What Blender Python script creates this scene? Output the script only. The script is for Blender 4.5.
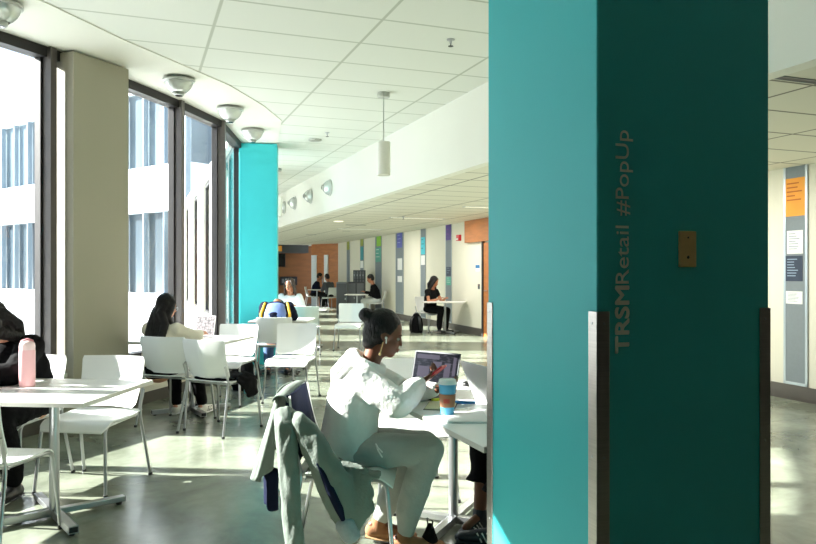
import bpy, bmesh, math, random
from mathutils import Vector, Matrix, Euler, noise

random.seed(7)
for o in list(bpy.data.objects):
    bpy.data.objects.remove(o, do_unlink=True)
SC = bpy.context.scene
COL = SC.collection
R = math.radians
PI = math.pi

# ------------------------------------------------------------------ camera
YAW = R(20.65)
EYE = 1.40
cam_d = bpy.data.cameras.new('camera')
cam_d.sensor_width = 36.0
cam_d.lens = 720.0 / 816.0 * 36.0
cam_d.clip_start = 0.05
cam_d.clip_end = 400
cam = bpy.data.objects.new('camera', cam_d)
COL.objects.link(cam)
cam.location = (0, 0, EYE)
cam.rotation_euler = (R(90), 0, -YAW)
SC.camera = cam

# ------------------------------------------------------------------ colour management
SC.view_settings.view_transform = 'Standard'
SC.view_settings.look = 'None'
SC.view_settings.gamma = 1.0
SC.view_settings.exposure = 0.38
SC.view_settings.use_curve_mapping = False
SC.cycles.use_denoising = True
SC.cycles.max_bounces = 10
SC.cycles.diffuse_bounces = 6
SC.cycles.glossy_bounces = 4
SC.cycles.transparent_max_bounces = 16
SC.cycles.sample_clamp_indirect = 6.0
SC.cycles.caustics_reflective = False
SC.cycles.caustics_refractive = False

# ------------------------------------------------------------------ sky
W = bpy.data.worlds.new('sky')
SC.world = W
W.use_nodes = True
wn, wl = W.node_tree.nodes, W.node_tree.links
wn.clear()
tc = wn.new('ShaderNodeTexCoord')
sx = wn.new('ShaderNodeSeparateXYZ')
wl.new(tc.outputs['Generated'], sx.inputs[0])
cr = wn.new('ShaderNodeValToRGB')
cr.color_ramp.elements[0].position = 0.0
cr.color_ramp.elements[0].color = (0.86, 0.93, 1.0, 1)
cr.color_ramp.elements[1].position = 0.7
cr.color_ramp.elements[1].color = (0.45, 0.66, 1.0, 1)
wl.new(sx.outputs['Z'], cr.inputs[0])
bg = wn.new('ShaderNodeBackground')
bg.inputs['Strength'].default_value = 1.8
wl.new(cr.outputs[0], bg.inputs['Color'])
wo = wn.new('ShaderNodeOutputWorld')
wl.new(bg.outputs[0], wo.inputs['Surface'])

# ------------------------------------------------------------------ sun (low, from the left beyond the window wall)
sd = bpy.data.lights.new('sun', 'SUN')
sd.energy = 28.0
sd.angle = R(0.55)
sd.color = (1.0, 0.97, 0.91)
sun = bpy.data.objects.new('sun', sd)
COL.objects.link(sun)
EL = R(27.5)
AZ = R(-25.5)
sv = Vector((math.cos(AZ) * math.cos(EL), math.sin(AZ) * math.cos(EL), -math.sin(EL)))
sun.rotation_euler = sv.to_track_quat('-Z', 'Y').to_euler()
sun.location = (-20, 14, 14)

# ------------------------------------------------------------------ recessed ceiling lamps of the low ceiling (areas inside their fixtures); unseen ones added to brighten the right wall
LINEAR = [(5.6, 14.3), (6.0, 11.5), (5.2, 7.8), (5.6, 18.5), (5.0, 2.9), (5.0, 6.2)]
LAMP_W = 42.0
for lx, ly in LINEAR:
    ld = bpy.data.lights.new('ceiling_lamp', 'AREA')
    ld.shape = 'RECTANGLE'
    ld.size = 1.15
    ld.size_y = 0.09
    ld.energy = LAMP_W
    ld.color = (1.0, 0.96, 0.90)
    lo = bpy.data.objects.new('ceiling_lamp', ld)
    COL.objects.link(lo)
    lo.location = (lx, ly, 2.535)

# ================================================================== helpers
def P(px, depth, z=0.0):
    """a place seen in direction px at a given distance along the view axis, on the level z"""
    u = (px - 408.0) / 720.0
    lat = u * depth
    return Vector((depth * math.sin(YAW) + lat * math.cos(YAW), depth * math.cos(YAW) - lat * math.sin(YAW), z))

def H(deg):
    return Vector((math.cos(R(deg)), math.sin(R(deg)), 0))

def node_mat(name):
    m = bpy.data.materials.new(name)
    m.use_nodes = True
    return m, m.node_tree.nodes, m.node_tree.links, m.node_tree.nodes['Principled BSDF']

def mat(name, col, rough=0.5, metal=0.0, var=0.06, scale=8.0, bump=0.0, bscale=60.0, coat=0.0, spec=0.5, sheen=0.0, trans=0.0, emit=None, stretch=None, sss=0.0):
    m, n, l, b = node_mat(name)
    c = Vector(col)
    t = n.new('ShaderNodeTexCoord')
    src = t.outputs['Object']
    if stretch:
        mp = n.new('ShaderNodeMapping')
        mp.inputs['Scale'].default_value = stretch
        l.new(src, mp.inputs[0])
        src = mp.outputs[0]
    if var > 0:
        nz = n.new('ShaderNodeTexNoise')
        nz.inputs['Scale'].default_value = scale
        nz.inputs['Detail'].default_value = 4
        l.new(src, nz.inputs['Vector'])
        r = n.new('ShaderNodeValToRGB')
        r.color_ramp.elements[0].position = 0.3
        r.color_ramp.elements[1].position = 0.7
        r.color_ramp.elements[0].color = (*(c * (1 - var)), 1)
        r.color_ramp.elements[1].color = (*[min(1, k * (1 + var)) for k in c], 1)
        l.new(nz.outputs['Fac'], r.inputs[0])
        l.new(r.outputs[0], b.inputs['Base Color'])
    else:
        b.inputs['Base Color'].default_value = (*c, 1)
    b.inputs['Roughness'].default_value = rough
    b.inputs['Metallic'].default_value = metal
    b.inputs['Specular IOR Level'].default_value = spec
    b.inputs['Coat Weight'].default_value = coat
    b.inputs['Coat Roughness'].default_value = 0.1
    b.inputs['Sheen Weight'].default_value = sheen
    b.inputs['Transmission Weight'].default_value = trans
    if sss:
        b.inputs['Subsurface Weight'].default_value = sss
        b.inputs['Subsurface Radius'].default_value = (0.02, 0.008, 0.004)
    if emit:
        b.inputs['Emission Color'].default_value = (*emit[:3], 1)
        b.inputs['Emission Strength'].default_value = emit[3]
    if bump > 0:
        nb = n.new('ShaderNodeTexNoise')
        nb.inputs['Scale'].default_value = bscale
        nb.inputs['Detail'].default_value = 3
        l.new(src, nb.inputs['Vector'])
        bp = n.new('ShaderNodeBump')
        bp.inputs['Strength'].default_value = bump
        bp.inputs['Distance'].default_value = 0.01
        l.new(nb.outputs['Fac'], bp.inputs['Height'])
        l.new(bp.outputs[0], b.inputs['Normal'])
    return m

def srgb(r, g, b):
    def f(v):
        v /= 255.0
        return v / 12.92 if v <= 0.04045 else ((v + 0.055) / 1.055) ** 2.4
    return (f(r), f(g), f(b))

M = {}
M['wall'] = mat('wall_paint', srgb(226, 222, 205), 0.7, var=0.015, scale=1.5, bump=0.05, bscale=180)
M['beige'] = mat('beige_paint', srgb(168, 163, 144), 0.65, var=0.015, scale=2, bump=0.05, bscale=150)
M['soffit'] = mat('soffit_paint', srgb(232, 231, 220), 0.75, var=0.01, scale=2)
M['teal'] = mat('teal_paint', (0.050, 0.56, 0.60), 0.5, var=0.015, scale=1.5, bump=0.04, bscale=140, spec=0.35)
M['steel'] = mat('brushed_steel', srgb(176, 172, 165), 0.3, metal=1.0, var=0.08, scale=5, stretch=(1, 1, 60))
M['frame'] = mat('dark_bronze_frame', srgb(100, 94, 91), 0.4, metal=0.35, var=0.05, scale=3)
M['framedark'] = mat('frame_gasket', srgb(26, 22, 22), 0.55, var=0.03)
M['base'] = mat('rubber_base', srgb(84, 79, 72), 0.5, var=0.06, scale=4)
M['chair'] = mat('white_shell', srgb(233, 235, 233), 0.35, var=0.01, scale=3)
M['chrome'] = mat('silver_tube', srgb(178, 180, 182), 0.28, metal=0.85, var=0.03)
M['table'] = mat('white_laminate', srgb(236, 235, 232), 0.3, var=0.008, scale=2)
M['tedge'] = mat('laminate_edge', srgb(205, 203, 196), 0.45, var=0.02)
M['black'] = mat('black_plastic', srgb(22, 22, 24), 0.45, var=0.05)
M['plaster_panel'] = mat('grey_pinboard', srgb(128, 137, 142), 0.7, var=0.03, scale=30)
M['alu'] = mat('aluminium_trim', srgb(190, 198, 202), 0.35, metal=0.7, var=0.03)
M['wood'] = mat('warm_wood', srgb(178, 112, 58), 0.45, var=0.16, scale=2.2, stretch=(1, 1, 6))
M['wood2'] = mat('brown_wood', srgb(134, 84, 40), 0.5, var=0.14, scale=1.6, stretch=(1, 1, 5))
M['brass'] = mat('brass_plate', srgb(226, 190, 132), 0.4, metal=0.15, var=0.05, scale=30)
M['letter'] = mat('letter_vinyl', srgb(242, 240, 230), 0.5, var=0.0)
M['darkpanel'] = mat('dark_soffit', srgb(70, 74, 76), 0.6, var=0.05)
M['greycab'] = mat('grey_laminate', srgb(112, 116, 120), 0.5, var=0.04)
M['greycab2'] = mat('dark_grey_laminate', srgb(66, 70, 74), 0.5, var=0.04)
M['screen'] = mat('black_screen', srgb(10, 11, 13), 0.12, var=0.02)
M['white'] = mat('white_paper', srgb(238, 238, 236), 0.6, var=0.02)
M['red'] = mat('red_plastic', srgb(196, 34, 46), 0.4, var=0.04)
M['orange'] = mat('orange_paper', srgb(240, 160, 50), 0.6, var=0.03)
M['glassware'] = mat('frosted_glass', srgb(212, 216, 212), 0.22, metal=0.45, var=0.04, scale=20)
M['lampmetal'] = mat('lamp_metal', srgb(186, 188, 182), 0.35, metal=0.5, var=0.03)
M['diffuser'] = mat('lamp_diffuser', srgb(250, 244, 224), 0.5, var=0.01, emit=(1, 0.93, 0.75, 0.8))
M['pendant'] = mat('opal_shade', srgb(240, 238, 228), 0.4, var=0.01)
M['navy'] = mat('navy_cloth', srgb(19, 25, 46), 0.9, spec=0.12, var=0.12, scale=12, bump=0.3, bscale=60)
M['skin_dark'] = mat('brown_skin', srgb(112, 66, 44), 0.48, var=0.05, scale=20, sss=0.08)
M['skin'] = mat('light_skin', srgb(204, 150, 122), 0.48, var=0.05, scale=20, sss=0.1)
M['skin_mid'] = mat('tan_skin', srgb(168, 112, 80), 0.48, var=0.05, scale=20, sss=0.1)
M['hair'] = mat('black_hair', srgb(13, 10, 10), 0.5, var=0.35, scale=14, spec=0.3, bump=0.9, bscale=30, stretch=(6, 6, 1))
M['hairgrey'] = mat('streaked_hair', srgb(74, 62, 54), 0.6, var=0.7, spec=0.3, scale=18, bump=0.8, bscale=30, stretch=(5, 5, 1))
M['eyewhite'] = mat('eye_white', srgb(170, 164, 156), 0.35, var=0.0)
M['lips'] = mat('lip_skin', srgb(120, 56, 50), 0.7, var=0.04)

# ---- glass pane: thin sheet
def glass_mat():
    m, n, l, b = node_mat('window_glass')
    n.remove(b)
    tr = n.new('ShaderNodeBsdfTransparent')
    tr.inputs[0].default_value = (0.95, 0.965, 0.965, 1)
    gl = n.new('ShaderNodeBsdfGlossy')
    gl.inputs['Roughness'].default_value = 0.02
    fr = n.new('ShaderNodeLayerWeight')
    fr.inputs['Blend'].default_value = 0.5
    pw = n.new('ShaderNodeMath'); pw.operation = 'POWER'; pw.inputs[1].default_value = 4.0
    l.new(fr.outputs['Facing'], pw.inputs[0])
    mul = n.new('ShaderNodeMath'); mul.operation = 'MULTIPLY_ADD'; mul.inputs[1].default_value = 0.5; mul.inputs[2].default_value = 0.03
    l.new(pw.outputs[0], mul.inputs[0])
    mx = n.new('ShaderNodeMixShader')
    l.new(mul.outputs[0], mx.inputs[0])
    l.new(tr.outputs[0], mx.inputs[1])
    l.new(gl.outputs[0], mx.inputs[2])
    l.new(mx.outputs[0], n['Material Output'].inputs[0])
    return m
M['glass'] = glass_mat()

# ---- ceiling tiles
def tile_mat(name, x0, y0, col, line, wid):
    m, n, l, b = node_mat(name)
    t = n.new('ShaderNodeTexCoord')
    s = n.new('ShaderNodeSeparateXYZ')
    l.new(t.outputs['Object'], s.inputs[0])
    masks = []
    for axis, off, per in (('X', x0, 1.22), ('Y', y0, 0.61)):
        a = n.new('ShaderNodeMath'); a.operation = 'SUBTRACT'; a.inputs[1].default_value = off
        l.new(s.outputs[axis], a.inputs[0])
        p = n.new('ShaderNodeMath'); p.operation = 'PINGPONG'; p.inputs[1].default_value = per / 2
        l.new(a.outputs[0], p.inputs[0])
        q = n.new('ShaderNodeMapRange')
        q.inputs['From Min'].default_value = wid * 0.5
        q.inputs['From Max'].default_value = wid * 0.9
        q.inputs['To Min'].default_value = 1.0
        q.inputs['To Max'].default_value = 0.0
        l.new(p.outputs[0], q.inputs['Value'])
        masks.append(q)
    mx = n.new('ShaderNodeMath'); mx.operation = 'MAXIMUM'
    l.new(masks[0].outputs[0], mx.inputs[0]); l.new(masks[1].outputs[0], mx.inputs[1])
    nz = n.new('ShaderNodeTexNoise'); nz.inputs['Scale'].default_value = 90; nz.inputs['Detail'].default_value = 3
    l.new(t.outputs['Object'], nz.inputs['Vector'])
    mix = n.new('ShaderNodeMix'); mix.data_type = 'RGBA'
    l.new(mx.outputs[0], mix.inputs['Factor'])
    mix.inputs[6].default_value = (*col, 1)
    mix.inputs[7].default_value = (*line, 1)
    l.new(mix.outputs[2], b.inputs['Base Color'])
    b.inputs['Roughness'].default_value = 0.85
    bp = n.new('ShaderNodeBump'); bp.inputs['Strength'].default_value = 0.15; bp.inputs['Distance'].default_value = 0.004
    l.new(nz.outputs['Fac'], bp.inputs['Height'])
    l.new(bp.outputs[0], b.inputs['Normal'])
    return m
M['tiles'] = tile_mat('ceiling_tiles', 0.578, 5.33, srgb(226, 228, 219), srgb(186, 190, 176), 0.018)
M['tiles_low'] = tile_mat('low_ceiling_tiles', 3.9, 0.22, srgb(222, 219, 204), srgb(120, 116, 104), 0.018)

# ---- polished concrete
def floor_mat():
    m, n, l, b = node_mat('polished_concrete')
    t = n.new('ShaderNodeTexCoord')
    n1 = n.new('ShaderNodeTexNoise'); n1.inputs['Scale'].default_value = 1.3; n1.inputs['Detail'].default_value = 8; n1.inputs['Roughness'].default_value = 0.62
    n1.inputs['Distortion'].default_value = 0.8
    n2 = n.new('ShaderNodeTexNoise'); n2.inputs['Scale'].default_value = 14; n2.inputs['Detail'].default_value = 5
    l.new(t.outputs['Object'], n1.inputs['Vector']); l.new(t.outputs['Object'], n2.inputs['Vector'])
    r1 = n.new('ShaderNodeValToRGB')
    e = r1.color_ramp.elements
    e[0].position = 0.32; e[0].color = (*srgb(92, 98, 84), 1)
    e[1].position = 0.68; e[1].color = (*srgb(142, 148, 132), 1)
    l.new(n1.outputs['Fac'], r1.inputs[0])
    r2 = n.new('ShaderNodeValToRGB')
    e = r2.color_ramp.elements
    e[0].position = 0.35; e[0].color = (0.88, 0.89, 0.87, 1)
    e[1].position = 0.62; e[1].color = (1, 1, 1, 1)
    l.new(n2.outputs['Fac'], r2.inputs[0])
    mx = n.new('ShaderNodeMix'); mx.data_type = 'RGBA'; mx.blend_type = 'MULTIPLY'; mx.inputs['Factor'].default_value = 0.8
    l.new(r1.outputs[0], mx.inputs[6]); l.new(r2.outputs[0], mx.inputs[7])
    # saw-cut joints
    s = n.new('ShaderNodeSeparateXYZ'); l.new(t.outputs['Object'], s.inputs[0])
    ms = []
    for ax, off, per in (('X', 2.6, 3.6), ('Y', 5.1, 3.6)):
        a = n.new('ShaderNodeMath'); a.operation = 'SUBTRACT'; a.inputs[1].default_value = off
        l.new(s.outputs[ax], a.inputs[0])
        p = n.new('ShaderNodeMath'); p.operation = 'PINGPONG'; p.inputs[1].default_value = per / 2
        l.new(a.outputs[0], p.inputs[0])
        q = n.new('ShaderNodeMath'); q.operation = 'LESS_THAN'; q.inputs[1].default_value = 0.003
        l.new(p.outputs[0], q.inputs[0]); ms.append(q)
    mm = n.new('ShaderNodeMath'); mm.operation = 'MAXIMUM'
    l.new(ms[0].outputs[0], mm.inputs[0]); l.new(ms[1].outputs[0], mm.inputs[1])
    m3 = n.new('ShaderNodeMix'); m3.data_type = 'RGBA'
    l.new(mm.outputs[0], m3.inputs['Factor']); l.new(mx.outputs[2], m3.inputs[6]); m3.inputs[7].default_value = (0.06, 0.06, 0.05, 1)
    l.new(m3.outputs[2], b.inputs['Base Color'])
    rr = n.new('ShaderNodeMapRange'); rr.inputs['To Min'].default_value = 0.19; rr.inputs['To Max'].default_value = 0.27
    l.new(n2.outputs['Fac'], rr.inputs['Value']); l.new(rr.outputs[0], b.inputs['Roughness'])
    b.inputs['Specular IOR Level'].default_value = 0.38
    bp = n.new('ShaderNodeBump'); bp.inputs['Strength'].default_value = 0.03; bp.inputs['Distance'].default_value = 0.01
    l.new(n1.outputs['Fac'], bp.inputs['Height']); l.new(bp.outputs[0], b.inputs['Normal'])
    return m
M['floor'] = floor_mat()

# ------------------------------------------------------------------ object helpers
def link(name, me, m=None, parent=None, loc=None):
    o = bpy.data.objects.new(name, me)
    COL.objects.link(o)
    if m is not None:
        ms = m if isinstance(m, (list, tuple)) else [m]
        me.materials.clear()
        for k in ms:
            me.materials.append(k)
    if parent: o.parent = parent
    if loc is not None: o.location = loc
    return o

def finish(name, bm, m, parent=None, smooth=False, loc=None):
    me = bpy.data.meshes.new(name)
    bmesh.ops.recalc_face_normals(bm, faces=bm.faces)
    bm.to_mesh(me); bm.free()
    if smooth:
        for p in me.polygons: p.use_smooth = True
        if smooth == 'auto':
            try: me.set_sharp_from_angle(angle=R(40))
            except Exception: pass
    return link(name, me, m, parent, loc)

def thing(name, label, cat, loc=(0, 0, 0), rz=0, group=None, kind=None):
    o = bpy.data.objects.new(name, None)
    o.empty_display_size = 0.1
    COL.objects.link(o)
    o.location = loc; o.rotation_euler = (0, 0, R(rz))
    tag(o, label, cat, group, kind)
    return o

def tag(o, label=None, cat=None, group=None, kind=None):
    if label: o['label'] = label
    if cat: o['category'] = cat
    if group: o['group'] = group
    if kind: o['kind'] = kind
    return o

def dup(o, parent=None):
    c = o.copy(); COL.objects.link(c); c.parent = parent
    for ch in o.children:
        dup(ch, c)
    return c

def box(bm, lo, hi, mi=0, bev=0.0, mtx=None):
    lo = Vector(lo); hi = Vector(hi)
    r = bmesh.ops.create_cube(bm, size=1)
    vs = r['verts']
    for v in vs:
        v.co = Vector([(lo[i] + hi[i]) / 2 + v.co[i] * (hi[i] - lo[i]) for i in range(3)])
        if mtx: v.co = mtx @ v.co
    fs = {f for v in vs for f in v.link_faces}
    for f in fs: f.material_index = mi
    if bev > 0:
        es = {e for v in vs for e in v.link_edges}
        rr = bmesh.ops.bevel(bm, geom=list(es), offset=bev, segments=2, affect='EDGES', profile=0.5)
        for f in rr['faces']: f.material_index = mi
    return vs

def boxobj(name, lo, hi, m, parent=None, bev=0.0, mtx=None):
    bm = bmesh.new(); box(bm, lo, hi, 0, bev, mtx)
    return finish(name, bm, m, parent)

def tube(bm, pts, rad, seg=10, side=Vector((0, 1, 0)), cap=True, mi=0, round_ends=False):
    """swept tube; rad: number, or list of number / (a along side, b across)"""
    pts = [Vector(p) for p in pts]
    n = len(pts)
    if not isinstance(rad, (list, tuple)): rad = [rad] * n
    rad = [(r, r) if not isinstance(r, (list, tuple)) else r for r in rad]
    if round_ends:
        t0 = (pts[0] - pts[1]).normalized(); t1 = (pts[-1] - pts[-2]).normalized()
        a, b = rad[0]; k = min(a, b)
        pre = [(pts[0] + t0 * k * math.sin(q), (a * math.cos(q), b * math.cos(q))) for q in (R(78), R(50), R(25))]
        a, b = rad[-1]; k = min(a, b)
        post = [(pts[-1] + t1 * k * math.sin(q), (a * math.cos(q), b * math.cos(q))) for q in (R(25), R(50), R(78))]
        pts = [p for p, _ in pre] + pts + [p for p, _ in post]
        rad = [r for _, r in pre] + rad + [r for _, r in post]
        n = len(pts)
    rings = []
    for i in range(n):
        if i == 0: t = pts[1] - pts[0]
        elif i == n - 1: t = pts[-1] - pts[-2]
        else: t = (pts[i + 1] - pts[i]).normalized() + (pts[i] - pts[i - 1]).normalized()
        t.normalize()
        s = side - t * side.dot(t)
        if s.length < 0.15:
            alt = Vector((1, 0, 0)) if abs(t.x) < 0.8 else Vector((0, 0, 1))
            s = alt - t * alt.dot(t)
        s.normalize()
        q = t.cross(s)
        a, b = rad[i]
        rings.append([bm.verts.new(pts[i] + s * a * math.cos(2 * PI * k / seg) + q * b * math.sin(2 * PI * k / seg)) for k in range(seg)])
    for i in range(n - 1):
        for k in range(seg):
            f = bm.faces.new((rings[i][k], rings[i][(k + 1) % seg], rings[i + 1][(k + 1) % seg], rings[i + 1][k]))
            f.material_index = mi
    if cap:
        f = bm.faces.new(rings[0][::-1]); f.material_index = mi
        f = bm.faces.new(rings[-1]); f.material_index = mi
    return rings

def tubeobj(name, pts, rad, m, parent=None, seg=10, **k):
    bm = bmesh.new(); tube(bm, pts, rad, seg, **k)
    return finish(name, bm, m, parent, smooth='auto')

def ell(bm, c, r, seg=16, rot=None, mi=0):
    res = bmesh.ops.create_uvsphere(bm, u_segments=seg, v_segments=max(6, seg // 2), radius=1.0)
    mt = Matrix.Translation(Vector(c)) @ (rot.to_4x4() if rot else Matrix.Identity(4)) @ Matrix.Diagonal((*r, 1))
    for v in res['verts']: v.co = mt @ v.co
    return res['verts']

def lathe(bm, prof, seg=24, c=(0, 0, 0), mi=0):
    c = Vector(c); rings = []
    for r, z in prof:
        rings.append([bm.verts.new(c + Vector((r * math.cos(2 * PI * k / seg), r * math.sin(2 * PI * k / seg), z))) for k in range(seg)])
    for i in range(len(prof) - 1):
        for k in range(seg):
            f = bm.faces.new((rings[i][k], rings[i][(k + 1) % seg], rings[i + 1][(k + 1) % seg], rings[i + 1][k])); f.material_index = mi
    bm.faces.new(rings[0][::-1]).material_index = mi
    bm.faces.new(rings[-1]).material_index = mi

def slab_path(bm, A, B, t, z0, z1, side=1, mi=0):
    """wall slab between two plan points, thickness t to the given side"""
    A = Vector((A[0], A[1], 0)); B = Vector((B[0], B[1], 0))
    d = (B - A).normalized(); nrm = Vector((-d.y, d.x, 0)) * t * side
    vs = [bm.verts.new(Vector((p.x, p.y, z))) for z in (z0, z1) for p in (A, B, B + nrm, A + nrm)]
    for q in ((0, 1, 2, 3), (7, 6, 5, 4), (0, 4, 5, 1), (1, 5, 6, 2), (2, 6, 7, 3), (3, 7, 4, 0)):
        bm.faces.new([vs[i] for i in q]).material_index = mi

def blob(name, build, m, parent, voxel=0.012, smooth=4, noise_amp=0.0, noise_scale=9.0, fac=0.5, az=1.0):
    """closed pieces grown together into one continuous skin"""
    bm = bmesh.new(); build(bm)
    bmesh.ops.recalc_face_normals(bm, faces=bm.faces)
    me = bpy.data.meshes.new('tmp'); bm.to_mesh(me); bm.free()
    o = bpy.data.objects.new('tmp', me); COL.objects.link(o)
    rm = o.modifiers.new('r', 'REMESH'); rm.mode = 'VOXEL'; rm.voxel_size = voxel; rm.use_smooth_shade = True
    sm = o.modifiers.new('s', 'SMOOTH'); sm.iterations = smooth; sm.factor = fac
    dg = bpy.context.evaluated_depsgraph_get()
    out = bpy.data.meshes.new_from_object(o.evaluated_get(dg))
    bpy.data.objects.remove(o, do_unlink=True); bpy.data.meshes.remove(me)
    if noise_amp > 0:
        nr = [v.normal.copy() for v in out.vertices]
        for v, q in zip(out.vertices, nr):
            c = Vector((v.co.x, v.co.y, v.co.z * az)) * noise_scale
            w = noise.noise(Vector((c.x, c.y, c.z * 1.6))) + 0.5 * noise.noise(c * 2.1)
            rid = 1 - abs(noise.noise(c * 0.9 + Vector((3, 7, 1))) * 2.2)
            v.co += q * noise_amp * (w * 0.6 + rid * 0.5 - 0.3)
    for p in out.polygons: p.use_smooth = True
    out.name = name
    return link(name, out, m, parent)

# ================================================================== THE SHELL
CZ, LZ = 3.37, 2.55
def wx(y):            # plan line of the long white wall
    return 6.72 + 0.0379 * (y - 5.92)
FAC = [(-5.45, 3.65), (-4.40, 4.15), (-3.40, 4.75), (-2.45, 5.43), (-1.55, 6.18), (-0.74, 7.02), (-0.21, 7.74), (0.43, 8.65), (1.00, 9.60), (1.46, 11.17),
       (1.52, 12.3), (1.52, 13.6), (1.52, 15.2), (1.52, 16.8), (1.52, 18.4), (1.52, 20.0), (1.52, 21.6), (1.52, 23.2), (1.52, 24.8), (1.52, 26.4), (1.52, 28.0), (1.52, 31.6)]

fl = bmesh.new()
fp = [(-5.5, -5.0), (8.4, -5.0), (8.4, 33.0), (1.6, 33.0)] + [FAC[i] for i in range(len(FAC) - 1, -1, -1)]
def prism(bm, poly, z0, z1):
    a = [bm.verts.new((x, y, z0)) for x, y in poly]
    b = [bm.verts.new((x, y, z1)) for x, y in poly]
    n = len(poly)
    bm.faces.new(a[::-1]); bm.faces.new(b)
    for i in range(n):
        bm.faces.new((a[i], a[(i + 1) % n], b[(i + 1) % n], b[i]))
prism(fl, fp, -0.15, 0.0)
tag(finish('floor', fl, M['floor']), kind='structure')

cb = bmesh.new()
cp = [(-5.6, -5.0), (3.4, -5.0), (3.4, 33.0), (1.3, 33.0)] + [(FAC[i][0] - 0.15, FAC[i][1] + 0.1) for i in range(len(FAC) - 1, -1, -1)]
prism(cb, cp, CZ, CZ + 0.2)
tag(finish('ceiling', cb, M['tiles']), kind='structure')
tag(boxobj('ceiling', (3.5, -5.0, LZ), (8.4, 33.0, LZ + 0.12), M['tiles_low']), kind='structure')
# plain plaster strip of the high ceiling beside the windows
sb = bmesh.new()
inner = [(-5.45, 2.75), (-4.2, 3.35), (-2.6, 4.25), (-1.6, 4.95), (-0.62, 5.84), (-0.108, 6.54), (0.422, 7.16), (0.922, 7.76), (1.40, 8.55), (1.76, 9.32), (1.98, 10.76)]
outer = [(FAC[i][0] - 0.03, FAC[i][1] + 0.02) for i in range(10, -1, -1)]
prism(sb, inner + [(1.98, 11.6)] + outer, CZ - 0.010, CZ)
tag(finish('trim_1', sb, M['soffit']), kind='structure')
# bulkhead between the two ceiling heights
tag(boxobj('trim_2', (3.4, -5.0, LZ - 0.01), (3.52, 33.0, CZ), M['soffit']), kind='structure')

# long white wall
wb = bmesh.new()
slab_path(wb, (wx(-5.0), -5.0), (wx(28.0), 28.0), 0.2, 0, LZ, side=-1)
tag(finish('wall_right', wb, M['wall']), kind='structure')
bb = bmesh.new()
slab_path(bb, (wx(-5.0) - 0.012, -5.0), (wx(28.0) - 0.012, 28.0), 0.012, 0, 0.165, side=-1)
tag(finish('baseboard_right', bb, M['base']), kind='structure')
# orange and brown timber walls at the far end
ob = bmesh.new(); slab_path(ob, (7.56, 28.0), (6.84, 29.6), 0.2, 0, LZ, side=-1)
tag(finish('wall_timber', ob, M['wood']), kind='structure')
ob = bmesh.new(); slab_path(ob, (7.3, 31.4), (1.4, 31.6), 0.2, 0, LZ, side=-1)
tag(finish('wall_far', ob, M['wood2']), kind='structure')
tag(boxobj('trim_3', (3.52, 30.4, 2.22), (6.9, 31.35, LZ), M['darkpanel']), kind='structure')
tag(boxobj('wall_back_unseen', (-5.6, -1.3, 0), (8.4, -1.1, CZ), mat('unseen_back_dark', srgb(38, 37, 36), 0.7, var=0.03)), kind='structure')  # unseen wall, set close and dark to dim the big column's front face
tag(boxobj('wall_left', (-5.65, -5.0, 0), (-5.45, 3.65, CZ), M['wall']), kind='structure')
tag(boxobj('wall_end', (1.3, 31.6, LZ), (3.52, 31.8, CZ), M['wall']), kind='structure')

# ------------------------------------------------------------------ window wall, module by module
for i in range(len(FAC) - 1):
    a = Vector((*FAC[i], 0)); b = Vector((*FAC[i + 1], 0))
    d = (b - a); L = d.length; ang = math.degrees(math.atan2(d.y, d.x))
    sill = 0.5
    e = thing('window_%d' % (i + 1), None, None, a, ang, kind='structure')
    # local: x along the wall, -y towards the room
    if i == 0 or (i >= 11 and i % 2 == 1):  # unseen modules, closed by added panels to cut sunlight on the floor
        boxobj('sun_block_panel', (0.0, -0.02, 0.5), (L, 0.12, CZ), M['wall'], e); continue
    boxobj('pane', (0.06, 0.03, sill + 0.06), (L - 0.06, 0.042, CZ - 0.10), M['glass'], e)
    fb = bmesh.new()
    box(fb, (-0.036, -0.08, sill), (0.036, 0.09, CZ), 0, 0.003)
    finish('mullion', fb, M['frame'], e)
    fb = bmesh.new()
    box(fb, (0.036, -0.05, CZ - 0.10), (L - 0.036, 0.08, CZ), 0)
    box(fb, (0.036, -0.04, sill), (L - 0.036, 0.08, sill + 0.06), 0)
    box(fb, (0.036, 0.0, sill + 0.06), (0.062, 0.07, CZ - 0.10), 0)
    box(fb, (L - 0.062, 0.0, sill + 0.06), (L - 0.036, 0.07, CZ - 0.10), 0)
    finish('frame', fb, M['framedark'], e)
    if i in (8, 9): continue
for i in range(len(FAC) - 1):
    a, b = FAC[i], FAC[i + 1]
    lb = bmesh.new(); slab_path(lb, a, b, 0.16, 0.0, 0.5, side=1)
    tag(finish('wall_sill', lb, M['wall']), kind='structure')
    A = Vector((*a, 0)); B = Vector((*b, 0)); d = (B - A).normalized(); nn = Vector((d.y, -d.x, 0))
    lb = bmesh.new(); slab_path(lb, (A + nn * 0.0), (B + nn * 0.0), 0.14, 0.47, 0.505, side=-1)
    tag(finish('trim_sill', lb, M['soffit']), kind='structure')
    lb = bmesh.new(); slab_path(lb, A, B, 0.012, 0.0, 0.12, side=-1)
    tag(finish('baseboard_window', lb, M['base']), kind='structure')

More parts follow.
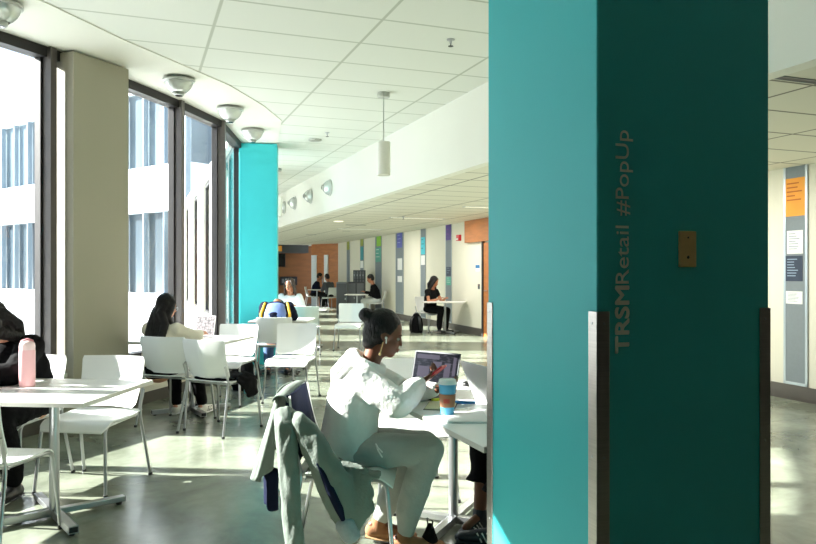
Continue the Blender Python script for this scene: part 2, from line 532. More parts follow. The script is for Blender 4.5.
# ------------------------------------------------------------------ columns
def oriented_column(name, A, B, depth, m, z1=CZ):
    """A, B: front face corners in plan (left, right as seen); depth behind"""
    bm = bmesh.new(); slab_path(bm, A, B, depth, 0, z1, side=1)
    bmesh.ops.bevel(bm, geom=[e for e in bm.edges if abs(e.verts[0].co.z - e.verts[1].co.z) > 1], offset=0.004, segments=1, affect='EDGES')
    return finish(name, bm, m)
c1 = oriented_column('square_column', (-0.52, 6.96), (-0.07, 7.42), 0.30, M['beige'], CZ - 0.025)
tag(c1, 'beige painted column standing between the two tall windows at left', 'column')
_a, _b = P(239, 10.86), P(277, 10.94)
c2 = oriented_column('square_column', (_a.x, _a.y), (_b.x, _b.y), 0.55, M['teal'], CZ - 0.025)
tag(c2, 'teal painted column farther back at the end of the window wall', 'column')

CX0, CX1, CY0, CY1 = 1.25, 1.905, 1.76, 2.453
col = thing('square_column', 'big teal column close in front with vertical lettering and steel corner guards', 'column', ((CX0 + CX1) / 2, (CY0 + CY1) / 2, 0))
bm = bmesh.new()
hx, hy = (CX1 - CX0) / 2, (CY1 - CY0) / 2
box(bm, (-hx, -hy, 0), (hx, hy, CZ))
bmesh.ops.bevel(bm, geom=[e for e in bm.edges if abs(e.verts[0].co.z - e.verts[1].co.z) > 1], offset=0.003, segments=2, affect='EDGES')
finish('shaft', bm, M['teal'], col)
for sx_, sy_ in ((-1, -1), (1, -1), (-1, 1), (1, 1)):
    bm = bmesh.new(); t = 0.004; w = 0.04
    x, y = sx_ * hx, sy_ * hy
    def bb2(x0, x1, y0, y1):
        box(bm, (min(x0, x1), min(y0, y1), 0.0), (max(x0, x1), max(y0, y1), 1.285), 0, 0.0012)
    bb2(x + sx_ * t, x - sx_ * w, y + sy_ * t, y + sy_ * 0.0002)
    bb2(x + sx_ * t, x + sx_ * 0.0002, y + sy_ * t, y - sy_ * w)
    g = finish('corner_guard', bm, M['steel'], col)
    sb_ = bmesh.new()
    for zz in (0.08, 0.47, 0.86, 1.25):
        ell(sb_, (x - sx_ * 0.02, y + sy_ * (t + 0.0003), zz), (0.0045, 0.0015, 0.0045), 10)
        ell(sb_, (x + sx_ * (t + 0.0003), y - sy_ * 0.02, zz), (0.0015, 0.0045, 0.0045), 10)
    finish('screw', sb_, M['chrome'], g, smooth=True)

def text_mesh(s, z0, z1, x_left, x_right, bold=0.0):
    """letters reading upwards on the front face of the column, fitted to a rectangle"""
    cu = bpy.data.curves.new('t', 'FONT'); cu.body = s; cu.size = 1; cu.extrude = 0.02; cu.offset = bold; cu.resolution_u = 6
    o = bpy.data.objects.new('t', cu); COL.objects.link(o)
    dg = bpy.context.evaluated_depsgraph_get(); dg.update()
    me = bpy.data.meshes.new_from_object(o.evaluated_get(dg))
    bpy.data.objects.remove(o, do_unlink=True)
    xs = [v.co.x for v in me.vertices]
    x0, x1 = min(xs), max(xs)
    cap = 0.729  # capital height of the built-in face in units of size
    k = (x_right - x_left) / cap
    for v in me.vertices:
        a = (v.co.x - x0) / (x1 - x0); b = v.co.y; c = v.co.z
        v.co = Vector((x_right - b * k, -hy - 0.0012 - (c * 0.03), z0 + a * (z1 - z0)))
        v.co.x -= col.location.x
    return me
for s, z0, z1, bd in (('TRSM', 1.163, 1.358, -1), ('Retail', 1.366, 1.536, 0.0), ('#PopUp', 1.566, 1.817, 0.0)):
    me = text_mesh(s, z0, z1, 1.310, 1.3585, 0.0)
    if bd < 0:   # heavy letters: the outline thickened sideways and upwards
        bm = bmesh.new()
        for n_, (dx, dz) in enumerate(((0, 0), (0.0022, 0), (-0.0022, 0), (0, 0.0022), (0, -0.0022), (0.0016, 0.0016), (-0.0016, -0.0016))):
            k0 = len(bm.verts); bm.from_mesh(me); bm.verts.ensure_lookup_table()
            for v in list(bm.verts)[k0:]: v.co += Vector((dx, -0.00004 * n_, dz))
        bm.to_mesh(me); bm.free()
    link('lettering', me, M['letter'], col)
bm = bmesh.new()
box(bm, (1.541 - col.location.x, -hy - 0.007, 1.415), (1.606 - col.location.x, -hy, 1.525), 0, 0.003)
pl = finish('wall_plate', bm, M['brass'], col)
pl['label'] = 'brass blank switch plate'
bm = bmesh.new(); ell(bm, (1.573 - col.location.x, -hy - 0.008, 1.445), (0.005, 0.002, 0.005), 10); ell(bm, (1.573 - col.location.x, -hy - 0.008, 1.505), (0.003, 0.0015, 0.003), 8)
finish('screw', bm, M['black'], pl, smooth=True)

# ------------------------------------------------------------------ outside: court and the building across it
ext = thing('office_building', 'white banded glass office building across the court outside the windows', 'building', (1.3, 31.3, 0), 122)
def grid_glass(name, c0, c1, sx_=1.0):
    return mat(name, c0, 0.15, var=0.35, scale=0.6, stretch=(1, 1, 0.3), spec=0.8)
M['xglass'] = grid_glass('far_glazing', srgb(58, 70, 78), None)
M['xglass2'] = grid_glass('upper_glazing', srgb(96, 110, 118), None)
M['xwhite'] = mat('white_cladding', srgb(225, 232, 236), 0.6, var=0.02)
M['xline'] = mat('cladding_joint', srgb(132, 146, 156), 0.5, var=0.04)
Lx = 70.0
ofs = -1.0
bands = [('ground_glazing', 0.5, 3.95, M['xglass'], 0.3), ('floor_band', 3.95, 5.9, M['xwhite'], 0.0), ('upper_glazing', 5.9, 9.2, M['xglass2'], 0.3), ('roof_band', 9.2, 12.2, M['xwhite'], 0.05), ('plinth', -0.3, 0.5, M['xwhite'], -0.05)]
for nme, z0, z1, mm_, dy in bands:
    boxobj(nme, (ofs, -4.0 + 0, z0), (Lx, -dy, z1), mm_, ext)
x = ofs
while x < Lx:
    boxobj('facade_mullion', (x - 0.035, -0.25, 0.5), (x + 0.035, -0.015, 12.2), M['xline'], ext)
    x += 1.5
# orient so that the lit side looks back towards the room
ext.rotation_euler = (0, 0, R(122))

# the court ground
gb = bmesh.new()
poly = [(-80, -30), (-5.7, -30), (-5.7, 3.6)] + [(FAC[i][0] - 0.16, FAC[i][1] + 0.12) for i in range(0, len(FAC))] + [(1.3, 110), (-80, 110)]
prism(gb, poly, -0.3, -0.05)
tag(finish('ground', gb, mat('pale_paving', srgb(205, 208, 206), 0.8, var=0.06, scale=0.7)), kind='structure')

# ================================================================== CHAIRS AND TABLES
def make_chair():
    e = thing('stacking_chair', '', 'chair', group=None)
    # seat shell
    def sheet(fn, nu, nv, th, name):
        bm = bmesh.new(); top = []; bot = []
        for i in range(nu + 1):
            rt, rb = [], []
            for j in range(nv + 1):
                p, nrm = fn(i / nu, j / nv)
                rt.append(bm.verts.new(p + nrm * th / 2)); rb.append(bm.verts.new(p - nrm * th / 2))
            top.append(rt); bot.append(rb)
        for i in range(nu):
            for j in range(nv):
                bm.faces.new((top[i][j], top[i + 1][j], top[i + 1][j + 1], top[i][j + 1]))
                bm.faces.new((bot[i][j], bot[i][j + 1], bot[i + 1][j + 1], bot[i + 1][j]))
        for i in range(nu):
            bm.faces.new((top[i][0], bot[i][0], bot[i + 1][0], top[i + 1][0]))
            bm.faces.new((top[i][nv], top[i + 1][nv], bot[i + 1][nv], bot[i][nv]))
        for j in range(nv):
            bm.faces.new((top[0][j], top[0][j + 1], bot[0][j + 1], bot[0][j]))
            bm.faces.new((top[nu][j], bot[nu][j], bot[nu][j + 1], top[nu][j + 1]))
        return finish(name, bm, M['chair'], e, smooth='auto')
    def seat(u, v):
        x = -0.215 + 0.45 * u
        w = 0.228 + 0.012 * math.sin(u * PI)
        cut = max(0, (u - 0.93) / 0.07)
        w *= 1 - 0.08 * cut ** 2
        y = (v * 2 - 1) * w
        z = 0.452 - 0.022 * math.sin(min(1, u / 0.8) * PI) * (1 - (v * 2 - 1) ** 2 * 0.7)
        if u > 0.78: z -= 0.055 * ((u - 0.78) / 0.22) ** 2
        z += 0.012 * (1 - u)
        return Vector((x, y, z)), Vector((0.0, 0, 1))
    sheet(seat, 18, 12, 0.009, 'seat')
    def back(u, v):
        t = v * 2 - 1
        z = 0.485 + 0.335 * u
        w = 0.215 + 0.018 * u
        if u > 0.9: w *= 1 - 0.05 * ((u - 0.9) / 0.1) ** 2
        if u < 0.12: w *= 1 - 0.10 * ((0.12 - u) / 0.12) ** 2
        x = -0.19 - 0.10 * u - 0.018 * math.sin(u * PI * 1.0) + 0.045 * t * t - 0.006 * math.cos(t * 5.0) * (1 - abs(t))
        return Vector((x, t * w, z)), Vector((1, 0, 0.25)).normalized()
    sheet(back, 14, 16, 0.009, 'backrest')
    def bend(pts, r=0.05, n=5):
        out = [Vector(pts[0])]
        for i in range(1, len(pts) - 1):
            p0, p1, p2 = Vector(pts[i - 1]), Vector(pts[i]), Vector(pts[i + 1])
            a = p1 + (p0 - p1).normalized() * min(r, (p0 - p1).length * 0.45); b = p1 + (p2 - p1).normalized() * min(r, (p2 - p1).length * 0.45)
            for k in range(n + 1):
                q = k / n
                out.append(a * (1 - q) ** 2 + p1 * 2 * q * (1 - q) + b * q * q)
        out.append(Vector(pts[-1]))
        return out
    for s in (-1, 1):
        lf = tubeobj('leg', bend([(0.245, s * 0.245, 0.0), (0.205, s * 0.218, 0.432), (-0.17, s * 0.218, 0.444)]), 0.0105, M['chrome'], e)
        lr = tubeobj('leg', bend([(-0.285, s * 0.25, 0.0), (-0.185, s * 0.224, 0.46), (-0.232, s * 0.228, 0.60)], 0.08), 0.0105, M['chrome'], e)
        for lg, x, y in ((lf, 0.245, s * 0.245), (lr, -0.285, s * 0.25)):
            bm = bmesh.new(); lathe(bm, [(0.014, 0.0), (0.0145, 0.012), (0.0125, 0.02)], 10, (x, y, 0)); finish('glide', bm, M['black'], lg, smooth='auto')
    bm = bmesh.new()
    tube(bm, [(0.10, -0.218, 0.43), (0.10, 0.218, 0.43)], 0.008, 8)
    tube(bm, [(-0.15, -0.218, 0.435), (-0.15, 0.218, 0.435)], 0.008, 8)
    finish('seat_frame', bm, M['chrome'], e, smooth='auto')
    return e
chair0 = make_chair(); used = [False]
def chair(x, y, hd, label, group):
    o = chair0 if not used[0] else dup(chair0)
    used[0] = True
    o.location = (x, y, 0); o.rotation_euler = (0, 0, R(hd)); o['label'] = label; o['group'] = group
    if not group: del o['group']
    return o

def make_table(w=0.8, l=0.8, arm=0.39):
    e = thing('cafe_table', '', 'table')
    bm = bmesh.new(); box(bm, (-l / 2, -w / 2, 0.705), (l / 2, w / 2, 0.73), 0, 0.003)
    t = finish('tabletop', bm, M['table'], e)
    bm = bmesh.new()
    for a, b in (((-l / 2, -w / 2), (l / 2, -w / 2)), ((l / 2, -w / 2), (l / 2, w / 2)), ((l / 2, w / 2), (-l / 2, w / 2)), ((-l / 2, w / 2), (-l / 2, -w / 2))):
        slab_path(bm, a, b, 0.0012, 0.7065, 0.7275, side=-1)
    finish('edge_band', bm, M['tedge'], t)
    bm = bmesh.new(); tube(bm, [(0, 0, 0.05), (0, 0, 0.69)], 0.027, 20)
    finish('pole', bm, M['chrome'], e, smooth='auto')
    bm = bmesh.new(); box(bm, (-0.13, -0.13, 0.69), (0.13, 0.13, 0.7055), 0, 0.004); finish('mounting_plate', bm, M['chrome'], e)
    for k in range(4):
        a = R(45 + 90 * k)
        mt = Matrix.Rotation(a, 4, 'Z')
        bm = bmesh.new(); box(bm, (0.01, -0.024, 0.018), (arm, 0.024, 0.05), 0, 0.004, mt)
        f = finish('foot', bm, M['chrome'], e)
        bm = bmesh.new(); box(bm, (arm, -0.022, 0.02), (arm + 0.002, 0.022, 0.048), 0, 0, mt)
        lathe(bm, [(0.016, 0.0), (0.018, 0.019)], 12, mt @ Vector((arm - 0.03, 0, 0)))
        finish('end_cap', bm, M['black'], f)
    return e
tabs = {}
def table(x, y, hd, label, group=None, w=0.8, l=0.8):
    key = (w, l)
    if key in tabs: o = dup(tabs[key])
    else: o = tabs[key] = make_table(w, l)
    o.location = (x, y, 0); o.rotation_euler = (0, 0, R(hd)); o['label'] = label
    if group: o['group'] = group
    elif 'group' in o: del o['group']
    return o

GT = 'white cafe tables in the lounge'
GC = 'white stacking chairs in the lounge'
table(-0.44, 4.56, 64, 'white square table at left front with nothing but its edge sunlit, nearest the camera', GT)
table(-1.162, 4.912, 64, 'white table at the left edge that the person with headphones leans on', GT)
table(0.92 - 0.40, 7.26 + 0.26, 57, 'white table by the windows where the long haired girl sits', GT, 0.95, 0.85)
table(1.645, 3.65, 90, 'white table in front of the woman in the white hoodie, laptop on it', GT)
table(1.645, 2.862, 90, 'white table half hidden behind the big teal column', GT, 0.8, 0.77)
table(1.93, 10.12, 68, 'white table behind the chair with the navy and yellow jacket', GT)
tp = P(306, 13.2); table(tp.x, tp.y, 70, 'white table in front of the woman in the white shirt', GT)
tp = P(357, 21.8); table(tp.x, tp.y, 69, 'small white table before the man in pale trousers by the wall', GT, 0.7, 0.6)
tp = P(445, 16.4); table(tp.x, tp.y, -33, 'white table by the long wall in front of the person in the black vest', GT, 0.6, 0.95)
tp = P(317, 27.6); table(tp.x, tp.y, 69, 'far white table between the two dark dressed people', GT, 0.7, 0.6)

chair(-0.27, 5.16, 240, 'empty white chair tucked behind the nearest left table', GC)
chair(-0.775, 5.41, 240, 'white chair under the person with headphones', GC)
chair(-0.717, 4.237, 64, 'white chair cut off by the left edge, pushed in from the near side', GC)
chair(0.71, 6.57, 44, 'white chair seen from behind with a black coat on its seat', GC)
chair(0.36, 7.03, 54, 'white chair under the long haired girl by the windows', GC)
chair(0.93, 7.93, 237, 'white chair across the window table from the girl, against the light', GC)
chair(1.58, 7.81, 243, 'empty white chair standing alone in front of the navy and yellow jacket', GC)
chair(1.70, 9.45, 76, 'white chair under the slumped person in the navy and yellow jacket', GC)
cp_ = P(306, 12.4); chair(cp_.x, cp_.y, 75, 'white chair with its shaded back to us, before the woman in the white shirt', GC)
chair(3.60, 12.57, 245, 'empty white chair in the middle distance above the hair bun', GC)
chair(1.62, 4.26, 262, 'white chair at the far end of the laptop table, back beside the laptop', GC)
chair(0.98, 3.44, -23, 'white chair draped with the grey green jacket', GC)
chair(2.24, 3.40, 178, 'white chair behind the big column, person with sneakers on it', GC)
cp_ = P(291, 13.8); chair(cp_.x, cp_.y, 250, 'white chair under the woman in the white shirt', GC)
cp_ = P(377, 22.0); chair(cp_.x, cp_.y, 159, 'white chair under the man in pale trousers by the wall', GC)
cp_ = P(429, 16.9); chair(cp_.x, cp_.y, -70, 'white chair under the person in the black vest by the wall', GC)
cp_ = P(330, 27.0); chair(cp_.x, cp_.y, 110, 'white chair at the far timber wall, back towards us', GC)
cp_ = P(312, 28.2); chair(cp_.x, cp_.y, -20, 'far chair under the dark figure that faces right', GC)

# ================================================================== PEOPLE
def hand_pieces(bm, wrist, d, nrm, thumb_side, curl=0.5, s=1.0, spread=0.0):
    """palm, four fingers and a thumb. d: direction of the fingers, nrm: direction the palm looks to"""
    d = Vector(d).normalized(); nrm = Vector(nrm); nrm = (nrm - d * nrm.dot(d)).normalized(); side = d.cross(nrm).normalized() * thumb_side
    w = Vector(wrist)
    tube(bm, [w - d * 0.01, w + d * 0.03 * s, w + d * 0.085 * s], [(0.026 * s, 0.019 * s), (0.036 * s, 0.015 * s), (0.038 * s, 0.012 * s)], 10, side=side, round_ends=True)
    for k, (o, L, r) in enumerate(((0.030, 0.072, 0.0085), (0.010, 0.080, 0.009), (-0.010, 0.074, 0.0085), (-0.029, 0.060, 0.0075))):
        p = w + d * 0.082 * s + side * o * s
        dd = d.copy(); pts = [p - d * 0.02 * s, p]
        for seg_ in (0.45, 0.30, 0.25):
            a = curl * (0.9 if seg_ == 0.45 else 1.1)
            dd = (dd * math.cos(a) + nrm * math.sin(a) * 1.0).normalized() if seg_ == 0.45 else (dd * math.cos(a) + (nrm - d * 0.6).normalized() * math.sin(a)).normalized()
            p = p + dd * L * seg_ * s; pts.append(p.copy())
        tube(bm, pts, [r * s * q for q in (1.1, 1.05, 1.0, 0.92, 0.75)], 8, side=side, round_ends=True)
    p = w + d * 0.022 * s + side * 0.028 * s
    tube(bm, [p - d * 0.01, p + (d * 0.5 + side * 0.8 + nrm * 0.3).normalized() * 0.035 * s, p + (d * 0.8 + side * 0.55 + nrm * 0.6).normalized() * 0.068 * s], [0.014 * s, 0.011 * s, 0.008 * s], 8, side=nrm, round_ends=True)

def person(label, loc, hd, hoff=None, z_hip=0.54, lean=12, sc=1.0, head_yaw=0, head_pitch=10, arms=None, legs=None, skin='skin', top=None, bottom=None, shoe=None,
           hair='short', hair_m=None, vox=0.012, puff=1.0, legpuff=1.0, hood=False, neck_fwd=0.03, bodyname='person', shorts=None, glasses=False, sleeves=True, torso=0.46, fold=0.008, tuck=0.0):
    e = thing('person', label, 'person', loc, hd)
    ln = R(lean)
    up = Vector((math.sin(ln), 0, math.cos(ln)))
    fw = Vector((math.cos(ln), 0, -math.sin(ln)))
    Yv = Vector((0, 1, 0))
    hip = Vector((0, 0, z_hip))
    ch = hip + up * (0.26 * sc) - fw * 0.015
    sh = hip + up * (torso - 0.03) * sc + Vector((0.01, 0, 0))
    nb = hip + up * torso * sc + Vector((0.02, 0, 0))
    hd_c = nb + Vector((neck_fwd + 0.02, 0, 0.0)) + Vector((math.sin(ln) * 0.08, 0, 0.165 * sc))
    if hoff: hd_c = nb + Vector(hoff)
    HR = (Matrix.Rotation(R(head_yaw), 3, 'Z') @ Matrix.Rotation(R(head_pitch), 3, 'Y'))
    hl = lambda x, y, z: hd_c + HR @ (Vector((x, y, z)) * sc)
    if arms is None:
        arms = [dict(e=(0.16, 0.24, z_hip + 0.16), w=(0.36, 0.12, z_hip + 0.24)), dict(e=(0.16, -0.24, z_hip + 0.16), w=(0.36, -0.12, z_hip + 0.24))]
    if legs is None:
        legs = [dict(k=(0.42, 0.12, 0.52), a=(0.38, 0.13, 0.09)), dict(k=(0.42, -0.12, 0.52), a=(0.38, -0.13, 0.09))]
    shoulders = []
    for s, A in zip((1, -1), arms):
        S = sh + Yv * s * 0.155 * sc - up * 0.035 * sc
        A['S'] = S; A['E'] = Vector(A['e']); A['Wr'] = Vector(A['w']); A['s'] = s
    for s, Lg in zip((1, -1), legs):
        Lg['H'] = hip + Yv * s * 0.085 * sc - Vector((0, 0, 0.005)); Lg['K'] = Vector(Lg['k']); Lg['A'] = Vector(Lg['a']); Lg['s'] = s
        Lg['dir'] = Vector(Lg.get('f', (1, s * 0.12, 0))).normalized()
    # ---- the body, one surface
    def body(bm):
        tube(bm, [hip - up * 0.05, hip + up * 0.06, ch, sh, nb], [(0.14 * sc, 0.09 * sc), (0.125 * sc, 0.085 * sc), (0.135 * sc, 0.09 * sc), (0.12 * sc, 0.07 * sc), (0.05 * sc, 0.05 * sc)], 16, side=Yv, round_ends=True)
        tube(bm, [nb - up * 0.05, nb + up * 0.02, hl(-0.022, 0, -0.06)], [0.058 * sc, 0.052 * sc, 0.055 * sc], 14, side=Yv, round_ends=True)
        rt = HR
        ell(bm, hl(-0.012, 0, 0.03), (0.098 * sc, 0.077 * sc, 0.094 * sc), 24, rt)
        ell(bm, hl(0.022, 0, -0.035), (0.068 * sc, 0.060 * sc, 0.080 * sc), 20, rt)
        ell(bm, hl(0.058, 0, -0.092), (0.026 * sc, 0.028 * sc, 0.020 * sc), 12, rt)
        ell(bm, hl(0.072, 0, 0.022), (0.018 * sc, 0.045 * sc, 0.012 * sc), 12, rt)
        for s in (-1, 1):
            ell(bm, hl(0.055, s * 0.036, -0.030), (0.026 * sc, 0.022 * sc, 0.024 * sc), 12, rt)
            ell(bm, hl(-0.006, s * 0.079, -0.004), (0.019 * sc, 0.009 * sc, 0.031 * sc), 12, HR @ Matrix.Rotation(R(s * 14), 3, 'X'))
        tube(bm, [hl(0.080, 0, 0.012), hl(0.096, 0, -0.018), hl(0.104, 0, -0.030)], [(0.008 * sc, 0.010 * sc), (0.011 * sc, 0.012 * sc), (0.014 * sc, 0.009 * sc)], 10, side=Yv, round_ends=True)
        ell(bm, hl(0.084, 0, -0.057), (0.014 * sc, 0.024 * sc, 0.007 * sc), 12, rt)
        ell(bm, hl(0.081, 0, -0.069), (0.014 * sc, 0.021 * sc, 0.007 * sc), 12, rt)
        for A in arms:
            tube(bm, [A['S'], A['E']], [0.045 * sc, 0.037 * sc], 10, round_ends=True)
            d = (A['Wr'] - A['E']).normalized()
            tube(bm, [A['E'], A['E'] + d * 0.08, A['Wr']], [0.037 * sc, 0.038 * sc, 0.025 * sc], 10, round_ends=True)
            hdv = Vector(A.get('hd', d)); nn_ = Vector(A.get('n', (0, 0, -1)))
            hand_pieces(bm, A['Wr'] + d * 0.01, hdv, nn_, A.get('th', A['s']), A.get('curl', 0.5), sc * 0.95)
        for Lg in legs:
            tube(bm, [Lg['H'], Lg['K']], [0.07 * sc, 0.052 * sc], 12, round_ends=True)
            mid = Lg['K'].lerp(Lg['A'], 0.3) - Lg['dir'] * 0.015
            tube(bm, [Lg['K'], mid, Lg['A']], [0.05 * sc, 0.05 * sc, 0.034 * sc], 12, round_ends=True)
            tube(bm, [Lg['A'] - Vector((0, 0, 0.02)) - Lg['dir'] * 0.03, Lg['A'] - Vector((0, 0, 0.05)) + Lg['dir'] * 0.12], [0.030, 0.025], 10, round_ends=True)
    blob('body', body, M[skin], e, voxel=min(vox, 0.009) if vox < 0.013 else vox, smooth=2)
    # ---- face details
    if vox < 0.013:
        for s in (-1, 1):
            bm = bmesh.new(); ell(bm, hl(0.0705, s * 0.030, 0.0), (0.0125 * sc, 0.0135 * sc, 0.008 * sc), 14, HR)
            ey = finish('eye', bm, M['eyewhite'], e, smooth=True)
            bm = bmesh.new(); ell(bm, hl(0.080, s * 0.030, -0.001), (0.0045 * sc, 0.0055 * sc, 0.0055 * sc), 12, HR); finish('iris', bm, M['black'], ey, smooth=True)
            bm = bmesh.new(); tube(bm, [hl(0.088, s * 0.014, 0.021), hl(0.086, s * 0.032, 0.025), hl(0.074, s * 0.050, 0.020)], [(0.002, 0.003), (0.0025, 0.0035), (0.0015, 0.002)], 8, round_ends=True)
            finish('eyebrow', bm, M['hair'], e, smooth=True)
        bm = bmesh.new(); ell(bm, hl(0.0945, 0, -0.0575), (0.006, 0.021, 0.0048), 12, HR); ell(bm, hl(0.0915, 0, -0.068), (0.006, 0.018, 0.0052), 12, HR)
        finish('lips', bm, M['lips'], e, smooth=True)
    # ---- hair
    hm = hair_m or M['hair']
    def hairb(bm):
        ell(bm, hl(-0.024, 0, 0.040), (0.101 * sc, 0.086 * sc, 0.100 * sc), 24, HR)
        ell(bm, hl(-0.045, 0, 0.0), (0.078 * sc, 0.080 * sc, 0.085 * sc), 20, HR)
        if hair in ('bun',):
            ell(bm, hl(-0.128, 0, 0.072), (0.042 * sc, 0.044 * sc, 0.040 * sc), 16, HR)
            tube(bm, [hl(-0.10, 0, 0.06), hl(-0.125, 0, 0.07)], 0.028, 10)
            ell(bm, hl(-0.06, 0, -0.055), (0.05 * sc, 0.062 * sc, 0.05 * sc), 14, HR)
        if hair in ('long',):
            for yy, ww in ((-0.055, 0.042), (0.0, 0.05), (0.055, 0.042)):
                tube(bm, [hl(-0.04, yy, 0.02), hl(-0.075, yy * 1.15, -0.08), nb - fw * 0.085 + Yv * yy * 1.3 - up * 0.02, nb - fw * 0.13 + Yv * yy * 1.3 - up * 0.17, nb - fw * 0.125 + Yv * yy * 0.9 - up * 0.30],
                     [(ww, 0.04), (ww, 0.045), (ww, 0.035), (ww * 0.95, 0.03), (ww * 0.4, 0.012)], 12, side=Yv, round_ends=True)
            for s in (-1, 1):
                tube(bm, [hl(0.03, s * 0.072, 0.06), hl(0.018, s * 0.088, -0.02), hl(0.0, s * 0.092, -0.10), nb + fw * 0.01 + Yv * s * 0.115 - up * 0.06, nb + fw * 0.06 + Yv * s * 0.115 - up * 0.16],
                     [(0.02, 0.025), (0.018, 0.035), (0.02, 0.035), (0.022, 0.03), (0.008, 0.012)], 10, side=Yv, round_ends=True)
        if hair in ('shoulder',):
            for s in (-1, 1):
                tube(bm, [hl(0.035, s * 0.05, 0.085), hl(0.03, s * 0.083, 0.02), hl(0.005, s * 0.095, -0.07), nb + Yv * s * 0.10 + up * 0.0, nb + Yv * s * 0.10 - up * 0.08],
                     [(0.02, 0.03), (0.02, 0.042), (0.024, 0.048), (0.024, 0.04), (0.01, 0.02)], 10, side=Yv, round_ends=True)
            tube(bm, [hl(-0.06, 0, 0.0), hl(-0.085, 0, -0.09), nb - fw * 0.09 - up * 0.05], [(0.08, 0.05), (0.085, 0.045), (0.06, 0.02)], 12, side=Yv, round_ends=True)
        if hair in ('hijab',):
            pass
    blob('hair', hairb, hm, e, voxel=max(0.007, vox * 0.8), smooth=3, noise_amp=0.003 if vox < 0.013 else 0, noise_scale=38)
    # ---- top
    p_ = puff
    if top:
        def topb(bm):
            tube(bm, [hip - up * 0.03 + Vector((tuck, 0, 0)), hip + up * 0.08, ch, sh - up * 0.02, nb - up * 0.005],
                 [(0.168 * sc * p_, 0.125 * sc * p_), (0.172 * sc * p_, 0.13 * sc * p_), (0.178 * sc * p_, 0.128 * sc * p_), (0.155 * sc * p_, 0.095 * sc * p_), (0.070 * sc, 0.066 * sc)], 22, side=Yv, round_ends=False)
            for A in arms:
                S = A['S']
                ell(bm, S, (0.072 * sc * p_,) * 3, 14)
                if sleeves:
                    d = (A['Wr'] - A['E']).normalized()
                    k_ = A.get('puff', 1.0) * p_
                    tube(bm, [S, S.lerp(A['E'], 0.5), A['E']], [0.070 * sc * p_, 0.066 * sc * k_, 0.062 * sc * k_], 12, round_ends=True)
                    tube(bm, [A['E'], A['E'].lerp(A['Wr'], 0.45), A['E'].lerp(A['Wr'], 0.86)], [0.062 * sc * k_, 0.058 * sc * k_, 0.040 * sc * k_], 12, round_ends=True)
                else:
                    tube(bm, [S, S.lerp(A['E'], 0.3)], [0.070 * sc * p_, 0.062 * sc * p_], 12, round_ends=True)
            if hood:
                for k in range(13):
                    a0 = R(-150 + 300 * k / 12 + 180)
                    a1 = R(-150 + 300 * (k + 1) / 12 + 180)
                    if k == 12: break
                    f = lambda a: nb + fw * (0.082 * math.cos(a) - 0.012) + Yv * 0.098 * math.sin(a) + up * (0.02 - 0.03 * (1 - math.cos(a - PI)) / 2)
                    g = lambda a: 0.030 + 0.018 * max(0, -math.cos(a))
                    tube(bm, [f(a0), f(a1)], [g(a0), g(a1)], 10, side=up, round_ends=True)
                tube(bm, [nb - fw * 0.10 + up * 0.02, nb - fw * 0.145 - up * 0.07, nb - fw * 0.125 - up * 0.19], [(0.105, 0.035), (0.105, 0.042), (0.035, 0.022)], 14, side=Yv, round_ends=True)
        blob('jumper' if not hood else 'hoodie', topb, top, e, voxel=vox, smooth=3, noise_amp=fold, noise_scale=9)
    if bottom:
        def botb(bm):
            q = legpuff
            ell(bm, hip + Vector((-0.01, 0, -0.01)), (0.135 * sc * q, 0.178 * sc * q, 0.105 * sc), 20)
            for Lg in legs:
                tube(bm, [Lg['H'], Lg['H'].lerp(Lg['K'], 0.5), Lg['K']], [0.092 * sc * q, 0.088 * sc * q, 0.074 * sc * q], 16, round_ends=True)
                end = Lg['K'].lerp(Lg['A'], Lg.get('hem', 0.93))
                back = -Lg['dir'] * 0.012
                tube(bm, [Lg['K'], Lg['K'].lerp(end, 0.4) + back, Lg['K'].lerp(end, 0.8) + back, end], [0.074 * sc * q, 0.074 * sc * q, 0.066 * sc * q, Lg.get('cuff', 0.054) * sc * q], 16, round_ends=Lg.get('hem', 0.93) > 0.9)
        blob('trousers', botb, bottom, e, voxel=vox, smooth=3, noise_amp=fold * 0.9, noise_scale=11)
    if shoe:
        for Lg in legs:
            A_ = Lg['A']; d = Lg['dir']
            pitch = Lg.get('pitch', 0.0)
            fd = Vector((d.x, d.y, -math.sin(R(pitch)))).normalized()
            sd_ = Vector((0, 0, 1)).cross(d)
            heel = Vector((A_.x, A_.y, A_.z - 0.045)) - d * 0.035
            def shb(bm):
                tube(bm, [heel, heel + fd * 0.07, heel + fd * 0.15, heel + fd * 0.215], [(0.038, 0.040), (0.041, 0.042), (0.046, 0.030), (0.036, 0.022)], 14, side=sd_, round_ends=True)
                tube(bm, [A_ + Vector((0, 0, 0.0)), heel + fd * 0.03], [0.040, 0.040], 12, round_ends=True)
            so = blob('shoe', shb, shoe[0], e, voxel=max(0.006, vox * 0.8), smooth=2)
            bm = bmesh.new()
            dn = Vector((0, 0, -0.030))
            tube(bm, [heel + dn * 1.1 - fd * 0.035, heel + dn * 1.1 + fd * 0.02, heel + dn * 1.0 + fd * 0.10, heel + dn * 0.9 + fd * 0.17, heel + dn * 0.8 + fd * 0.238], [(0.026, 0.010), (0.040, 0.012), (0.043, 0.011), (0.046, 0.011), (0.018, 0.008)], 14, side=sd_, round_ends=False)
            finish('sole', bm, shoe[1], so, smooth='auto')
            if len(shoe) > 2:
                for q in (0.075, 0.10, 0.125):
                    for ss in (-1, 1):
                        bm = bmesh.new()
                        c = heel + fd * q + sd_ * ss * 0.0445
                        tube(bm, [c + Vector((0, 0, -0.018)) - fd * 0.012, c + Vector((0, 0, 0.026)) + fd * 0.012 - sd_ * ss * 0.011], [(0.004, 0.003)] * 2, 6, side=fd)
                        finish('stripe', bm, shoe[2], so)
